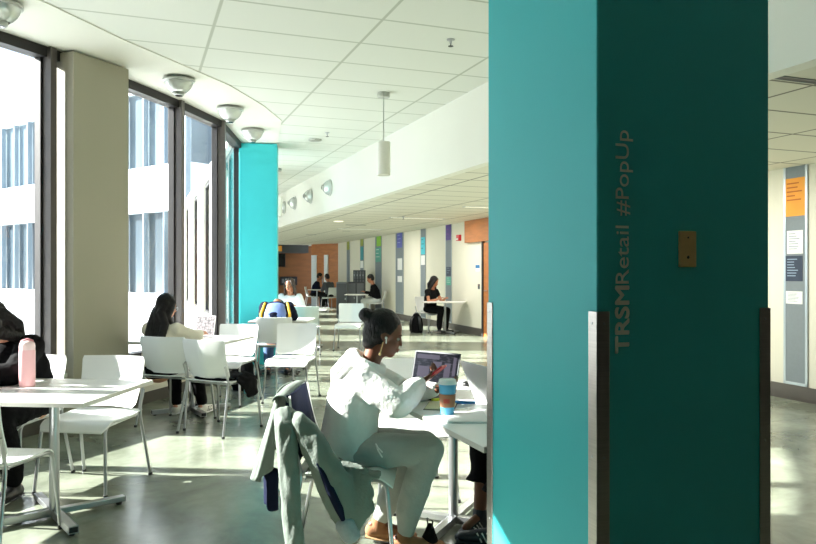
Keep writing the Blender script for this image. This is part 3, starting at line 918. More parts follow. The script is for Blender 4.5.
    if glasses:
        bm = bmesh.new()
        for s in (-1, 1):
            pts = [hl(0.098, s * 0.032 + 0.022 * math.cos(a), -0.002 + 0.018 * math.sin(a)) for a in [2 * PI * k / 16 for k in range(17)]]
            tube(bm, pts, 0.0016, 6, side=Vector((0.3, 0.2, 1)))
            tube(bm, [hl(0.096, s * 0.052, 0.004), hl(0.0, s * 0.088, 0.008)], 0.0016, 6)
        tube(bm, [hl(0.100, -0.011, 0.0), hl(0.100, 0.011, 0.0)], 0.0016, 6)
        finish('glasses', bm, M['alu'], e, smooth=True)
    e['_h'] = list(hd_c)
    return e, hl, HR, dict(nb=nb, sh=sh, hip=hip, up=up, fw=fw)

hoodie_m = mat('white_fleece', srgb(222, 223, 220), 0.85, var=0.03, scale=20, bump=0.35, bscale=45, sheen=0.2)
sweat_m = mat('pale_grey_sweatpants', srgb(168, 172, 168), 0.9, var=0.03, scale=20, bump=0.35, bscale=45, sheen=0.2)
blackcloth = mat('black_wool', srgb(16, 16, 18), 0.95, spec=0.12, var=0.15, scale=20, bump=0.4, bscale=50)
tan_m = mat('tan_suede', srgb(150, 104, 70), 0.85, var=0.06, scale=30, bump=0.2, bscale=200)
tan_s = mat('crepe_sole', srgb(176, 138, 98), 0.8, var=0.05)
cream = mat('cream_knit', srgb(222, 216, 200), 0.9, var=0.03, bump=0.4, bscale=60)
shirt = mat('white_shirt', srgb(225, 226, 226), 0.8, var=0.03, bump=0.3, bscale=30)
jeans = mat('blue_denim', srgb(72, 98, 138), 0.85, var=0.12, scale=40, bump=0.2, bscale=100)
paleg = mat('pale_grey_cloth', srgb(184, 188, 186), 0.85, var=0.04, bump=0.3, bscale=30)
blueq = mat('blue_jacket_cloth', srgb(108, 132, 190), 0.7, var=0.06, scale=12, bump=0.2, bscale=40)
yellow = mat('yellow_cloth', srgb(232, 180, 40), 0.7, var=0.04)
greyg = mat('grey_green_cloth', srgb(108, 118, 110), 0.85, var=0.05, scale=12, bump=0.3, bscale=90)

# ---- the woman in the white hoodie
P1, hl1, HR1, q1 = person('woman in white hoodie and grey sweatpants at the laptop, holding a red phone', (0.985, 3.50, 0), -21, z_hip=0.525, lean=14, sc=0.93, torso=0.45,
    head_yaw=6, head_pitch=17, skin='skin_dark', top=hoodie_m, bottom=sweat_m, shoe=(tan_m, tan_s), hair='bun', vox=0.009, puff=1.16, legpuff=1.05, hood=True, fold=0.008, neck_fwd=0.035,
    arms=[dict(e=(0.30, 0.20, 0.76), w=(0.46, 0.06, 0.80), hd=(0.8, -0.5, 0.25), n=(0, 0, 1), curl=0.5, th=-1),
          dict(e=(0.27, -0.20, 0.77), w=(0.375, -0.03, 0.85), hd=(0.75, 0.5, 0.35), n=(-0.1, 0.3, 1), curl=0.75, puff=1.08, th=1)],
    legs=[dict(k=(0.40, 0.13, 0.50), a=(0.16, 0.12, 0.105), f=(1, 0.0, 0), cuff=0.046, pitch=8), dict(k=(0.42, -0.09, 0.53), a=(0.295, -0.08, 0.105), f=(1, -0.05, 0), cuff=0.046)])
# wireless earbud and long earring
bm = bmesh.new(); ell(bm, hl1(0.004, -0.089, -0.008), (0.007, 0.006, 0.007), 10); tube(bm, [hl1(0.006, -0.091, -0.010), hl1(0.012, -0.091, -0.034)], 0.003, 8, round_ends=True)
finish('earbud', bm, M['white'], P1, smooth=True)
bm = bmesh.new(); tube(bm, [hl1(-0.004, -0.088, -0.036), hl1(-0.002, -0.088, -0.095)], 0.0025, 8, round_ends=True); ell(bm, hl1(-0.002, -0.088, -0.10), (0.006, 0.004, 0.008), 8)
finish('earring', bm, M['brass'], P1, smooth=True)
# trouser cord
bm = bmesh.new()
for s in (1, -1):
    tube(bm, [(0.16, -0.17, 0.575), (0.17, -0.185, 0.555 + s * 0.006), (0.19, -0.19, 0.53 + s * 0.012)], 0.004, 6, round_ends=True)
finish('drawstring', bm, M['white'], P1, smooth=True)

# red phone held in her hand
def placed(local, base=(0.985, 3.50, 0), hd=-21):
    return Matrix.Translation(Vector(base)) @ Matrix.Rotation(R(hd), 4, 'Z') @ Vector(local)
pc = placed((0.440, 0.0, 0.885))
ph = thing('phone', 'dark phone in a red case held up by the woman in the white hoodie', 'phone', pc, 0)
_r = Vector((math.cos(YAW), -math.sin(YAW), 0)); _f = Vector((math.sin(YAW), math.cos(YAW), 0)); _u = Vector((0, 0, 1))
_L = (_r * 0.72 + _u * 0.62 - _f * 0.25).normalized(); _N = (-_r * 0.62 + _u * 0.70 + _f * 0.30); _N = (_N - _L * _N.dot(_L)).normalized(); _B = _N.cross(_L)
ph.rotation_euler = Matrix((_L, _B, _N)).transposed().to_euler()
boxobj('case', (-0.075, -0.036, -0.005), (0.075, 0.036, 0.004), M['red'], ph, 0.004)
boxobj('screen', (-0.070, -0.032, 0.004), (0.070, 0.032, 0.0052), M['screen'], ph)

# ---- person with headphones at left
P2, hl2, HR2, q2 = person('person in a black coat with over-ear headphones bent over the left table', (-0.67, 5.31, 0), 238, z_hip=0.55, lean=22, sc=1.0,
    head_yaw=-38, head_pitch=36, skin='skin', top=blackcloth, bottom=blackcloth, shoe=(M['black'], M['black']), hair='shoulder', vox=0.011, hoff=(0.13, 0, 0.11), puff=1.15, fold=0.012, neck_fwd=0.05, torso=0.47,
    arms=[dict(e=(0.42, 0.25, 0.80), w=(0.58, 0.05, 0.79), curl=0.3), dict(e=(0.40, -0.27, 0.80), w=(0.56, -0.10, 0.79), curl=0.3)],
    legs=[dict(k=(0.40, 0.14, 0.52), a=(0.30, 0.15, 0.10)), dict(k=(0.40, -0.12, 0.52), a=(0.30, -0.13, 0.10))])
hp = thing('headphones', 'black over-ear headphones on the head of the person in the black coat', 'headphones', (0, 0, 0))
m4 = Matrix.Translation((-0.67, 5.31, 0)) @ Matrix.Rotation(R(238), 4, 'Z')
bm = bmesh.new()
pts = [m4 @ hl2(-0.01 + 0.005, 0.100 * math.cos(a), 0.005 + 0.148 * math.sin(a)) for a in [PI * k / 16 for k in range(17)]]
tube(bm, pts, [(0.014, 0.006)] * 17, 8, side=Vector((0.3, 1, 0.2)), round_ends=True)
finish('headband', bm, M['black'], hp, smooth=True)
for s in (-1, 1):
    bm = bmesh.new(); ell(bm, m4 @ hl2(-0.005, s * 0.100, -0.008), (0.038, 0.022, 0.044), 18, (Matrix.Rotation(R(238), 3, 'Z') @ HR2))
    finish('ear_cup', bm, M['black'], hp, smooth=True)

# ---- girl with long black hair by the windows
P3, hl3, HR3, q3 = person('girl with long black hair and glasses in a cream top, seated by the windows', (0.19, 7.10, 0), 56, z_hip=0.50, lean=8, sc=0.92,
    head_yaw=-32, head_pitch=14, skin='skin', top=cream, bottom=blackcloth, shoe=(mat('white_trainer', srgb(225, 222, 214), 0.6, var=0.03), M['white'], M['black']), hair='long', vox=0.012, puff=1.05, glasses=True,
    arms=[dict(e=(0.25, 0.22, 0.78), w=(0.44, 0.06, 0.80)), dict(e=(0.24, -0.25, 0.78), w=(0.42, -0.20, 0.80))],
    legs=[dict(k=(0.42, 0.10, 0.52), a=(0.40, 0.05, 0.09)), dict(k=(0.43, -0.14, 0.52), a=(0.45, -0.20, 0.09))])

# ---- woman in a white shirt, facing us
wp = P(291, 13.3)
P4, hl4, HR4, q4 = person('woman in a white shirt with streaked hair facing us, right of the far teal column', (wp.x, wp.y, 0), 250, z_hip=0.56, lean=10, sc=1.0,
    head_yaw=-20, head_pitch=8, skin='skin_mid', top=shirt, bottom=jeans, shoe=(M['black'], M['black']), hair='shoulder', hair_m=M['hairgrey'], vox=0.0125, puff=1.12, torso=0.44)

# ---- slumped person in the navy, blue and yellow jacket
P5, hl5, HR5, q5 = person('slumped person seen from behind in a navy and light blue jacket with yellow stripes', (1.70, 9.47, 0), 74, z_hip=0.55, lean=32, sc=1.0, hoff=(0.17, 0, -0.08),
    head_yaw=0, head_pitch=75, skin='skin_mid', top=M['navy'], bottom=jeans, shoe=(M['black'], M['black']), hair='short', vox=0.012, puff=1.2, torso=0.50, neck_fwd=0.06,
    arms=[dict(e=(0.46, 0.20, 0.79), w=(0.62, 0.05, 0.79)), dict(e=(0.46, -0.20, 0.79), w=(0.62, -0.08, 0.79))])
up5, fw5, hip5 = q5['up'], q5['fw'], q5['hip']
bm = bmesh.new()
tube(bm, [hip5 + up5 * 0.12 - fw5 * 0.10, hip5 + up5 * 0.28 - fw5 * 0.112, hip5 + up5 * 0.42 - fw5 * 0.085], [(0.155, 0.06), (0.15, 0.055), (0.12, 0.04)], 18, side=Vector((0, 1, 0)), round_ends=True)
bp = finish('back_panel', bm, blueq, P5, smooth=True); bp['label'] = 'light blue back panel'
for s in (-1, 1):
    bm = bmesh.new(); tube(bm, [hip5 + up5 * 0.02 - fw5 * 0.085 + Vector((0, s * 0.185, 0)), hip5 + up5 * 0.28 - fw5 * 0.085 + Vector((0, s * 0.185, 0)), hip5 + up5 * 0.45 - fw5 * 0.06 + Vector((0, s * 0.15, 0))], [(0.022, 0.05), (0.022, 0.05), (0.02, 0.04)], 10, side=Vector((0, 1, 0)), round_ends=True)
    finish('stripe', bm, yellow, P5, smooth=True)

# ---- far people
def far(label, px, dep, hd, **k):
    p = P(px, dep)
    return person(label, (p.x, p.y, 0), hd, vox=0.016, fold=0.004, **k)
far('man in a black jumper and pale grey trousers seated facing left by the long wall', 377, 22.0, 159, z_hip=0.55, lean=14, head_pitch=20, skin='skin_mid', top=blackcloth, bottom=paleg, shoe=(M['black'], M['black']), hair='short', sc=1.05)
far('person in a black vest at the table by the long wall', 430, 16.75, -62, z_hip=0.55, lean=6, head_pitch=22, head_yaw=18, skin='skin_mid', top=blackcloth, bottom=blackcloth, shoe=(M['black'], M['black']), hair='shoulder', sleeves=False)
far('dark dressed person at the far end in front of the timber wall, facing right', 314, 28.1, -20, z_hip=0.55, lean=16, head_pitch=20, skin='skin_mid', top=M['navy'], bottom=blackcloth, shoe=(M['black'], M['black']), hair='short', sc=1.1)
far('person in a grey top at the far end with back turned, behind the grey cabinets', 330, 26.9, 110, z_hip=0.55, lean=14, head_pitch=20, skin='skin_mid', top=M['greycab2'], bottom=blackcloth, shoe=(M['black'], M['black']), hair='short', sc=1.05)
# ---- person behind the column: legs and striped shoe in view
trk = mat('track_shoe', srgb(24, 34, 44), 0.6, var=0.05)
person('person mostly hidden behind the big teal column in black cropped trousers and dark striped sneakers', (2.20, 3.40, 0), 178, z_hip=0.55, lean=8, skin='skin_dark', top=blackcloth, bottom=blackcloth,
       shoe=(trk, trk, M['white']), hair='short', vox=0.0125, legpuff=1.05,
       legs=[dict(k=(0.44, 0.10, 0.52), a=(0.48, 0.14, 0.10), hem=0.62, cuff=0.085, f=(0.6, -0.2, 0)), dict(k=(0.46, -0.06, 0.52), a=(0.49, -0.04, 0.12), hem=0.62, cuff=0.085, f=(0.85, 0.5, 0), pitch=12)])
# its white sock
# ================================================================== DRAPED JACKET
def jacket():
    e = thing('jacket', 'grey green jacket with navy lining draped over the back of the hoodie woman’s chair', 'jacket', (0.98, 3.44, 0), -23)
    # local: x forward, y left (away from us is +y)
    def loft(name, rows, m, closed=False, th=0.006):
        bm = bmesh.new(); vr = [[bm.verts.new(p) for p in r] for r in rows]
        for i in range(len(vr) - 1):
            n = len(vr[i])
            for j in range(n - (0 if closed else 1)):
                bm.faces.new((vr[i][j], vr[i][(j + 1) % n], vr[i + 1][(j + 1) % n], vr[i + 1][j]))
        me = bpy.data.meshes.new(name); bmesh.ops.recalc_face_normals(bm, faces=bm.faces); bm.to_mesh(me); bm.free()
        o = bpy.data.objects.new('t', me); COL.objects.link(o)
        s_ = o.modifiers.new('s', 'SUBSURF'); s_.levels = 2
        t_ = o.modifiers.new('t', 'SOLIDIFY'); t_.thickness = th; t_.offset = 0
        dg = bpy.context.evaluated_depsgraph_get()
        out = bpy.data.meshes.new_from_object(o.evaluated_get(dg)); bpy.data.objects.remove(o, do_unlink=True)
        for p in out.polygons: p.use_smooth = True
        return link(name, out, m, e)
    def cone(zt, zb, fx, spread, a0, a1, n=22, rows=8, fold=0.018, fr=7, zvar=None):
        out = []
        for i in range(rows + 1):
            t = i / rows; r = []
            for j in range(n + 1):
                a = R(a0 + (a1 - a0) * j / n)
                hx_, hy_ = 0.035 + spread[0] * t, 0.215 + spread[1] * t
                f = 1 + 0.0
                z0 = zt - 0.012 * abs(math.sin(a))
                zz = zb if zvar is None else zvar(math.degrees(a))
                w = fold * t * math.sin(fr * a + 2 * t)
                sq = lambda c: math.copysign(abs(c) ** 0.7, c)
                x = fx - 0.04 * (1 - t) * 0 + (hx_ + w) * sq(math.cos(a)); y = (hy_ + w) * sq(math.sin(a))
                r.append(Vector((x, y, z0 + (zz - z0) * t)))
            out.append(r)
        return out
    # ridge over the top of the backrest
    def zb(a):
        return 0.44 + 0.04 * math.sin(R(a) * 3)
    loft('back_panel', cone(0.836, 0.40, -0.29, (0.115, 0.04), 92, 262, zvar=zb, fold=0.028, fr=9), greyg)
    top = [[Vector((-0.29 + dx, y, 0.838 + dz - 0.012 * abs(y / 0.2))) for dx, dz in ((-0.037, -0.03), (-0.03, -0.005), (0.0, 0.004), (0.03, -0.005), (0.037, -0.035))] for y in (-0.235, -0.2, -0.1, 0.0, 0.1, 0.2, 0.235)]
    loft('collar', top, greyg)
    ln = loft('lining', cone(0.836, 0.47, -0.27, (0.05, 0.03), -88, 60, zvar=lambda a: 0.52 if a < 0 else 0.60, fold=0.012), M['navy']); ln['label'] = 'navy lining'
    # navy inner flap behind, below the grey panel
    loft('lining_flap', [[Vector((-0.36 + 0.05 * math.sin(j), -0.20 + 0.03 * j, z)) for j in range(6)] for z in (0.46, 0.38, 0.32, 0.27)], M['navy'])
    # sleeve hanging straight to the floor, near side
    def sleeve(bm):
        tube(bm, [(-0.27, -0.235, 0.76), (-0.255, -0.29, 0.70), (-0.235, -0.30, 0.55), (-0.225, -0.295, 0.38), (-0.215, -0.29, 0.20), (-0.205, -0.285, 0.06)], [(0.045, 0.036), (0.050, 0.036), (0.050, 0.034), (0.047, 0.030), (0.045, 0.028), (0.038, 0.024)], 16, side=Vector((1, 0, 0)), round_ends=False)
    blob('sleeve', sleeve, greyg, e, voxel=0.008, smooth=3, noise_amp=0.012, noise_scale=24, az=0.22)
    # second sleeve and front panel sliding forward over the seat edge
    def body_(bm):
        tube(bm, [(-0.25, -0.24, 0.74), (-0.19, -0.285, 0.72), (-0.13, -0.30, 0.64), (-0.07, -0.30, 0.52), (-0.02, -0.29, 0.41), (0.02, -0.28, 0.30), (0.045, -0.275, 0.22)], [(0.035, 0.03), (0.045, 0.036), (0.06, 0.04), (0.075, 0.042), (0.085, 0.04), (0.07, 0.034), (0.05, 0.03)], 16, side=Vector((1, 0, 0.4)), round_ends=True)
        tube(bm, [(0.01, -0.265, 0.44), (0.07, -0.275, 0.40), (0.10, -0.28, 0.32), (0.06, -0.275, 0.23)], [(0.08, 0.02), (0.085, 0.024), (0.06, 0.024), (0.03, 0.02)], 14, side=Vector((1, 0, 0.3)), round_ends=True)
        tube(bm, [(0.0, -0.258, 0.465), (0.10, -0.262, 0.462), (0.17, -0.258, 0.46)], [(0.022, 0.022), (0.022, 0.022), (0.014, 0.012)], 12, round_ends=True)
    def seat_part(bm):
        tube(bm, [(-0.16, -0.19, 0.472), (0.02, -0.20, 0.468), (0.17, -0.21, 0.462)], [(0.075, 0.010), (0.07, 0.012), (0.045, 0.010)], 14, side=Vector((0, 1, 0)), round_ends=True)
        tube(bm, [(-0.05, -0.262, 0.462), (0.06, -0.275, 0.43), (0.10, -0.285, 0.36), (0.12, -0.283, 0.33)], [(0.10, 0.012), (0.10, 0.014), (0.07, 0.013), (0.03, 0.01)], 16, side=Vector((1, 0, 0)), round_ends=True)
    blob('skirt', seat_part, greyg, e, voxel=0.008, smooth=2, noise_amp=0.007, noise_scale=18, az=0.5)
    blob('front_panel', body_, greyg, e, voxel=0.008, smooth=3, noise_amp=0.012, noise_scale=18, az=0.35)
    bm = bmesh.new(); tube(bm, [(-0.095, -0.338, 0.54), (-0.04, -0.332, 0.42), (0.0, -0.322, 0.33), (0.02, -0.315, 0.27)], [(0.008, 0.006), (0.02, 0.008), (0.02, 0.008), (0.008, 0.005)], 10, side=Vector((1, 0, 0)), round_ends=True)
    finish('lining_edge', bm, M['navy'], e, smooth=True)
    def cuff(bm):
        tube(bm, [(0.022, -0.295, 0.255), (0.05, -0.29, 0.20)], [(0.048, 0.036), (0.046, 0.034)], 14, side=Vector((1, 0, 0.3)), round_ends=True)
    blob('cuff', cuff, mat('ribbed_cuff', srgb(140, 146, 150), 0.8, var=0.08, scale=60), e, voxel=0.008)
jacket()

# ================================================================== THINGS ON AND UNDER THE TABLES
TZ = 0.73
# pink bottle
bt = thing('water_bottle', 'pale pink water bottle standing on the left front table', 'bottle', (-0.60, 4.735, TZ))
bm = bmesh.new(); lathe(bm, [(0.040, 0), (0.044, 0.006), (0.044, 0.205), (0.043, 0.215)], 32); finish('flask', bm, mat('pink_enamel', srgb(240, 186, 190), 0.4, var=0.02), bt, smooth='auto')
bm = bmesh.new(); lathe(bm, [(0.0425, 0.215), (0.043, 0.235), (0.040, 0.252), (0.030, 0.264), (0.012, 0.268)], 32)
finish('lid', bm, mat('pale_pink_lid', srgb(244, 214, 214), 0.45, var=0.02), bt, smooth='auto')
bm = bmesh.new(); tube(bm, [(-0.038, 0, 0.235), (-0.030, 0, 0.268), (0, 0, 0.279), (0.030, 0, 0.268), (0.038, 0, 0.235)], [(0.009, 0.004)] * 5, 8, round_ends=True); finish('carry_loop', bm, mat('pink_silicone', srgb(226, 150, 160), 0.5, var=0.02), bt, smooth=True)

def laptop(loc, hd, open_deg, label, shell, screen, w=0.31, d=0.215, name='laptop', lid_m=None):
    """faces +x local: user sits at +x; the screen hinge at x=0"""
    e = thing(name, label, 'laptop', loc, hd)
    bm = bmesh.new(); box(bm, (0.0, -w / 2, 0.0), (d, w / 2, 0.012), 0, 0.003); b_ = finish('base', bm, shell, e)
    bm = bmesh.new(); box(bm, (0.015, -w / 2 + 0.02, 0.012), (0.12, w / 2 - 0.02, 0.0132)); finish('keyboard', bm, M['black'], b_)
    bm = bmesh.new(); box(bm, (0.135, -0.05, 0.012), (0.20, 0.05, 0.0126)); finish('trackpad', bm, M['alu'], b_)
    mt = Matrix.Translation((0.0, 0, 0.012)) @ Matrix.Rotation(R(90 - open_deg), 4, 'Y')
    bm = bmesh.new(); box(bm, (-0.004, -w / 2, 0.0), (0.002, w / 2, d), 0, 0.002, mt); l_ = finish('lid', bm, lid_m or shell, e)
    bm = bmesh.new(); box(bm, (0.002, -w / 2 + 0.008, 0.010), (0.0032, w / 2 - 0.008, d - 0.008), 0, 0, mt); s_ = finish('screen', bm, screen, l_)
    return e, mt, s_
def code_screen():
    m, n, l, b = node_mat('dark_display')
    t = n.new('ShaderNodeTexCoord'); mp = n.new('ShaderNodeMapping'); mp.inputs['Scale'].default_value = (1, 26, 75)
    l.new(t.outputs['Object'], mp.inputs[0])
    v = n.new('ShaderNodeTexNoise'); v.inputs['Scale'].default_value = 1.2; v.inputs['Detail'].default_value = 1
    l.new(mp.outputs[0], v.inputs['Vector'])
    r = n.new('ShaderNodeValToRGB'); r.color_ramp.elements[0].position = 0.5; r.color_ramp.elements[0].color = (0.004, 0.005, 0.008, 1)
    r.color_ramp.elements[1].position = 0.68; r.color_ramp.elements[1].color = (0.03, 0.028, 0.036, 1)
    l.new(v.outputs['Fac'], r.inputs[0]); b.inputs['Base Color'].default_value = (0.004, 0.004, 0.005, 1)
    l.new(r.outputs[0], b.inputs['Emission Color']); b.inputs['Emission Strength'].default_value = 1.6
    b.inputs['Roughness'].default_value = 0.1; b.inputs['Specular IOR Level'].default_value = 0.3
    return m
dscr = code_screen()
e, mt, s_ = laptop((1.54, 3.70, TZ), 212, 104, 'open dark laptop with its screen towards the woman in the white hoodie', M['greycab2'], dscr)
bm = bmesh.new()
for (y0, y1, z0, z1) in ((-0.135, 0.02, 0.172, 0.196), (0.06, 0.10, 0.06, 0.155), (0.115, 0.135, 0.09, 0.19), (-0.02, 0.04, 0.12, 0.16), (-0.12, -0.04, 0.05, 0.13)):
    box(bm, (0.0032, y0, z0), (0.0036, y1, z1), 0, 0, mt)
finish('window_pane_on_screen', bm, mat('screen_panel', srgb(12, 11, 14), 0.1, var=0.3, scale=60, spec=0.3, emit=(0.10, 0.09, 0.12, 1.0)), s_).name = 'screen_content'
laptop((1.665, 3.26, TZ), 2, 112, 'open silver laptop half hidden at the edge of the big teal column', mat('silver_shell', srgb(196, 198, 198), 0.4, metal=0.3, var=0.02), M['screen'], w=0.32)
flor = None
def floral():
    m, n, l, b = node_mat('floral_display')
    t = n.new('ShaderNodeTexCoord'); v = n.new('ShaderNodeTexVoronoi'); v.inputs['Scale'].default_value = 42
    l.new(t.outputs['Object'], v.inputs['Vector'])
    r = n.new('ShaderNodeValToRGB'); r.color_ramp.elements[0].color = (*srgb(112, 104, 108), 1); r.color_ramp.elements[1].color = (*srgb(30, 26, 34), 1)
    r.color_ramp.elements[0].position = 0.35; r.color_ramp.elements[1].position = 0.75
    l.new(v.outputs['Distance'], r.inputs[0]); l.new(r.outputs[0], b.inputs['Base Color'])
    pass
    return m
fl_p = P(204, 7.42)
laptop((fl_p.x, fl_p.y, TZ), 225, 100, 'open laptop with a pale patterned screen on the window table', mat('light_shell', srgb(200, 198, 200), 0.4, var=0.02), floral(), w=0.25, d=0.21)

# cup of coffee on the closed slab
sl = thing('tablet', 'thin silver tablet lying closed under the blue coffee cup', 'tablet', (1.415, 3.00, TZ), 70)
boxobj('shell', (-0.125, -0.095, 0.0), (0.125, 0.095, 0.008), mat('tablet_silver', srgb(206, 207, 207), 0.4, var=0.02), sl, 0.003)
boxobj('glass', (-0.12, -0.09, 0.008), (0.12, 0.09, 0.0088), mat('tablet_back', srgb(214, 214, 212), 0.35, var=0.01), sl)
cupc = (1.355, 3.075, TZ + 0.0088)
cu_ = thing('coffee_cup', 'blue paper coffee cup with brown sleeve and white lid', 'cup', cupc)
bm = bmesh.new(); lathe(bm, [(0.029, 0.0), (0.030, 0.003), (0.0405, 0.142), (0.041, 0.144)], 32); finish('cup_wall', bm, mat('blue_paper_cup', srgb(82, 168, 210), 0.5, var=0.02), cu_, smooth='auto')
bm = bmesh.new(); lathe(bm, [(0.0338, 0.035), (0.0345, 0.035), (0.0392, 0.095), (0.0385, 0.095)], 32); slv = finish('sleeve', bm, mat('kraft_sleeve', srgb(146, 106, 78), 0.8, var=0.06), cu_, smooth='auto')
bm = bmesh.new()
for k in range(5):
    a = R(222 + 9 * k); box(bm, (0.0366, -0.0022, 0.055), (0.0378, 0.0022, 0.075), 0, 0, Matrix.Rotation(a, 4, 'Z'))
finish('print', bm, mat('red_print', srgb(170, 62, 50), 0.7, var=0.05), slv)
bm = bmesh.new(); lathe(bm, [(0.0435, 0.140), (0.0445, 0.146), (0.0405, 0.150), (0.0395, 0.160), (0.036, 0.163), (0.034, 0.159)], 32); finish('lid', bm, M['white'], cu_, smooth='auto')
# notebook and pens
nb_ = thing('notebook', 'open notebook with pale yellowish pages by the hoodie sleeve', 'notebook', (1.42, 3.30, TZ), 60)
boxobj('cover', (-0.105, -0.075, 0.0), (0.105, 0.075, 0.002), M['black'], nb_)
boxobj('pages', (-0.10, -0.07, 0.002), (0.10, 0.07, 0.008), mat('yellow_pages', srgb(226, 226, 186), 0.7, var=0.03), nb_, 0.002)
mk = thing('marker_pen', 'blue marker pen lying right of the coffee cup', 'pen', (1.54, 3.32, TZ + 0.009), -24)
tubeobj('barrel', [(-0.035, 0, 0), (0.07, 0, 0)], 0.008, mat('blue_plastic', srgb(30, 120, 190), 0.4, var=0.02), mk, 12)
tubeobj('cap', [(-0.07, 0, 0), (-0.034, 0, 0)], 0.0088, mat('dark_blue_cap', srgb(18, 80, 150), 0.4, var=0.02), mk, 12)
mk = thing('highlighter', 'yellow highlighter lying in front of the dark laptop', 'pen', (1.47, 3.44, TZ + 0.009), 10)
tubeobj('barrel', [(-0.045, 0, 0), (0.03, 0, 0)], 0.008, mat('neon_yellow', srgb(220, 226, 50), 0.4, var=0.02), mk, 12)
tubeobj('cap', [(0.029, 0, 0), (0.06, 0, 0)], 0.0088, mat('lime_cap', srgb(180, 200, 30), 0.4, var=0.02), mk, 12)
ms = thing('mouse', 'small black computer mouse at the far side of the laptop table', 'mouse', (1.82, 3.85, TZ), 60)
bm = bmesh.new(); ell(bm, (0, 0, 0.012), (0.045, 0.026, 0.016), 18); box(bm, (-0.03, -0.02, 0.0), (0.03, 0.02, 0.01)); finish('shell', bm, M['black'], ms, smooth=True)
bm = bmesh.new(); lathe(bm, [(0.006, -0.002), (0.006, 0.004)], 12, (0.02, 0, 0.026)); finish('wheel', bm, M['greycab'], ms)
# small cup by the girl
cp2 = P(181.5, 7.05); sc_ = thing('paper_cup', 'small white paper cup with a red band by the girl on the window table', 'cup', (cp2.x, cp2.y, TZ))
bm = bmesh.new(); lathe(bm, [(0.028, 0.0), (0.038, 0.10), (0.036, 0.10)], 24); c_ = finish('cup_wall', bm, M['white'], sc_, smooth='auto')
bm = bmesh.new(); lathe(bm, [(0.0315, 0.03), (0.0345, 0.06), (0.034, 0.06)], 24); finish('band', bm, M['red'], c_, smooth='auto')

# black coat on the seat
def coat(bm):
    tube(bm, [(-0.17, 0, 0.475), (0.0, 0, 0.475), (0.20, 0, 0.465)], [(0.19, 0.022), (0.20, 0.028), (0.19, 0.022)], 18, side=Vector((0, 1, 0)), round_ends=True)
    tube(bm, [(0.02, -0.20, 0.48), (0.05, -0.265, 0.44), (0.07, -0.28, 0.32)], [(0.13, 0.025), (0.13, 0.028), (0.08, 0.02)], 14, side=Vector((1, 0, 0)), round_ends=True)
ct = blob('coat', coat, blackcloth, None, voxel=0.012, smooth=3, noise_amp=0.012, noise_scale=14)
ct.location = (0.71, 6.57, 0); ct.rotation_euler = (0, 0, R(44)); tag(ct, 'black coat lying on the seat of the chair seen from behind', 'coat')

def backpack(loc, hd, label, s=1.0, bottle=False):
    e = thing('backpack', label, 'backpack', loc, hd)
    def b(bm):
        tube(bm, [(0, 0, 0.03), (0.01, 0, 0.16 * s), (-0.01, 0, 0.32 * s), (-0.03, 0, 0.41 * s)], [(0.15 * s, 0.10 * s), (0.155 * s, 0.11 * s), (0.14 * s, 0.09 * s), (0.08 * s, 0.05 * s)], 18, side=Vector((0, 1, 0)), round_ends=True)
        tube(bm, [(0.10 * s, 0, 0.06), (0.11 * s, 0, 0.2 * s)], [(0.11 * s, 0.04 * s), (0.10 * s, 0.03 * s)], 14, side=Vector((0, 1, 0)), round_ends=True)
    blob('bag_body', b, blackcloth, e, voxel=0.014, smooth=3, noise_amp=0.006)
    for y in (-0.07, 0.07):
        bm = bmesh.new(); tube(bm, [(-0.07 * s, y, 0.38 * s), (-0.15 * s, y * 1.3, 0.33 * s), (-0.18 * s, y * 1.6, 0.2 * s), (-0.10 * s, y * 1.7, 0.05)], [(0.03, 0.008)] * 4, 10, side=Vector((0, 1, 0)), round_ends=True)
        finish('strap', bm, M['black'], e, smooth=True)
    bm = bmesh.new(); tube(bm, [(-0.04, -0.04, 0.42 * s), (-0.05, -0.02, 0.47 * s), (-0.05, 0.02, 0.47 * s), (-0.04, 0.04, 0.42 * s)], 0.008, 8, round_ends=True)
    finish('handle', bm, M['black'], e, smooth=True)
    bm = bmesh.new(); tube(bm, [(0.148 * s, -0.07 * s, 0.17 * s), (0.148 * s, 0.07 * s, 0.17 * s)], 0.003, 6); finish('zip', bm, M['alu'], e)
    return e
b1 = P(416.5, 16.6); backpack((b1.x, b1.y, 0), 60, 'black backpack on the floor left of the person in the black vest')
b2 = P(243, 8.55); backpack((b2.x, b2.y, 0), 230, 'black bag on the floor beyond the window table', 0.95)
bo = P(247, 8.32)
bm = bmesh.new(); lathe(bm, [(0.034, 0.0), (0.036, 0.01), (0.036, 0.17), (0.02, 0.20), (0.018, 0.23)], 20)
o = finish('drink_bottle', bm, mat('teal_bottle', srgb(80, 170, 165), 0.4, var=0.02), smooth='auto', loc=(bo.x, bo.y, 0)); tag(o, 'teal drink bottle beside the black bag on the floor', 'bottle')
# small black bag at the bottom edge beside her shoe
bp_ = P(430, 3.55)
sbg = thing('shoulder_bag', 'small black bag on the floor in front of the tan clog', 'bag', (bp_.x, bp_.y, 0), 10)
def sb2(bm): tube(bm, [(0, 0, 0.03), (0, 0, 0.09), (0, 0, 0.15)], [(0.055, 0.04), (0.05, 0.036), (0.018, 0.014)], 14, round_ends=True)
blob('bag_body', sb2, blackcloth, sbg, voxel=0.008, smooth=2, noise_amp=0.004)
bm = bmesh.new(); tube(bm, [(0, 0.02, 0.145), (0.0, 0.025, 0.18), (0.0, -0.025, 0.18), (0, -0.02, 0.145)], 0.004, 6, round_ends=True); finish('handle', bm, M['black'], sbg, smooth=True)

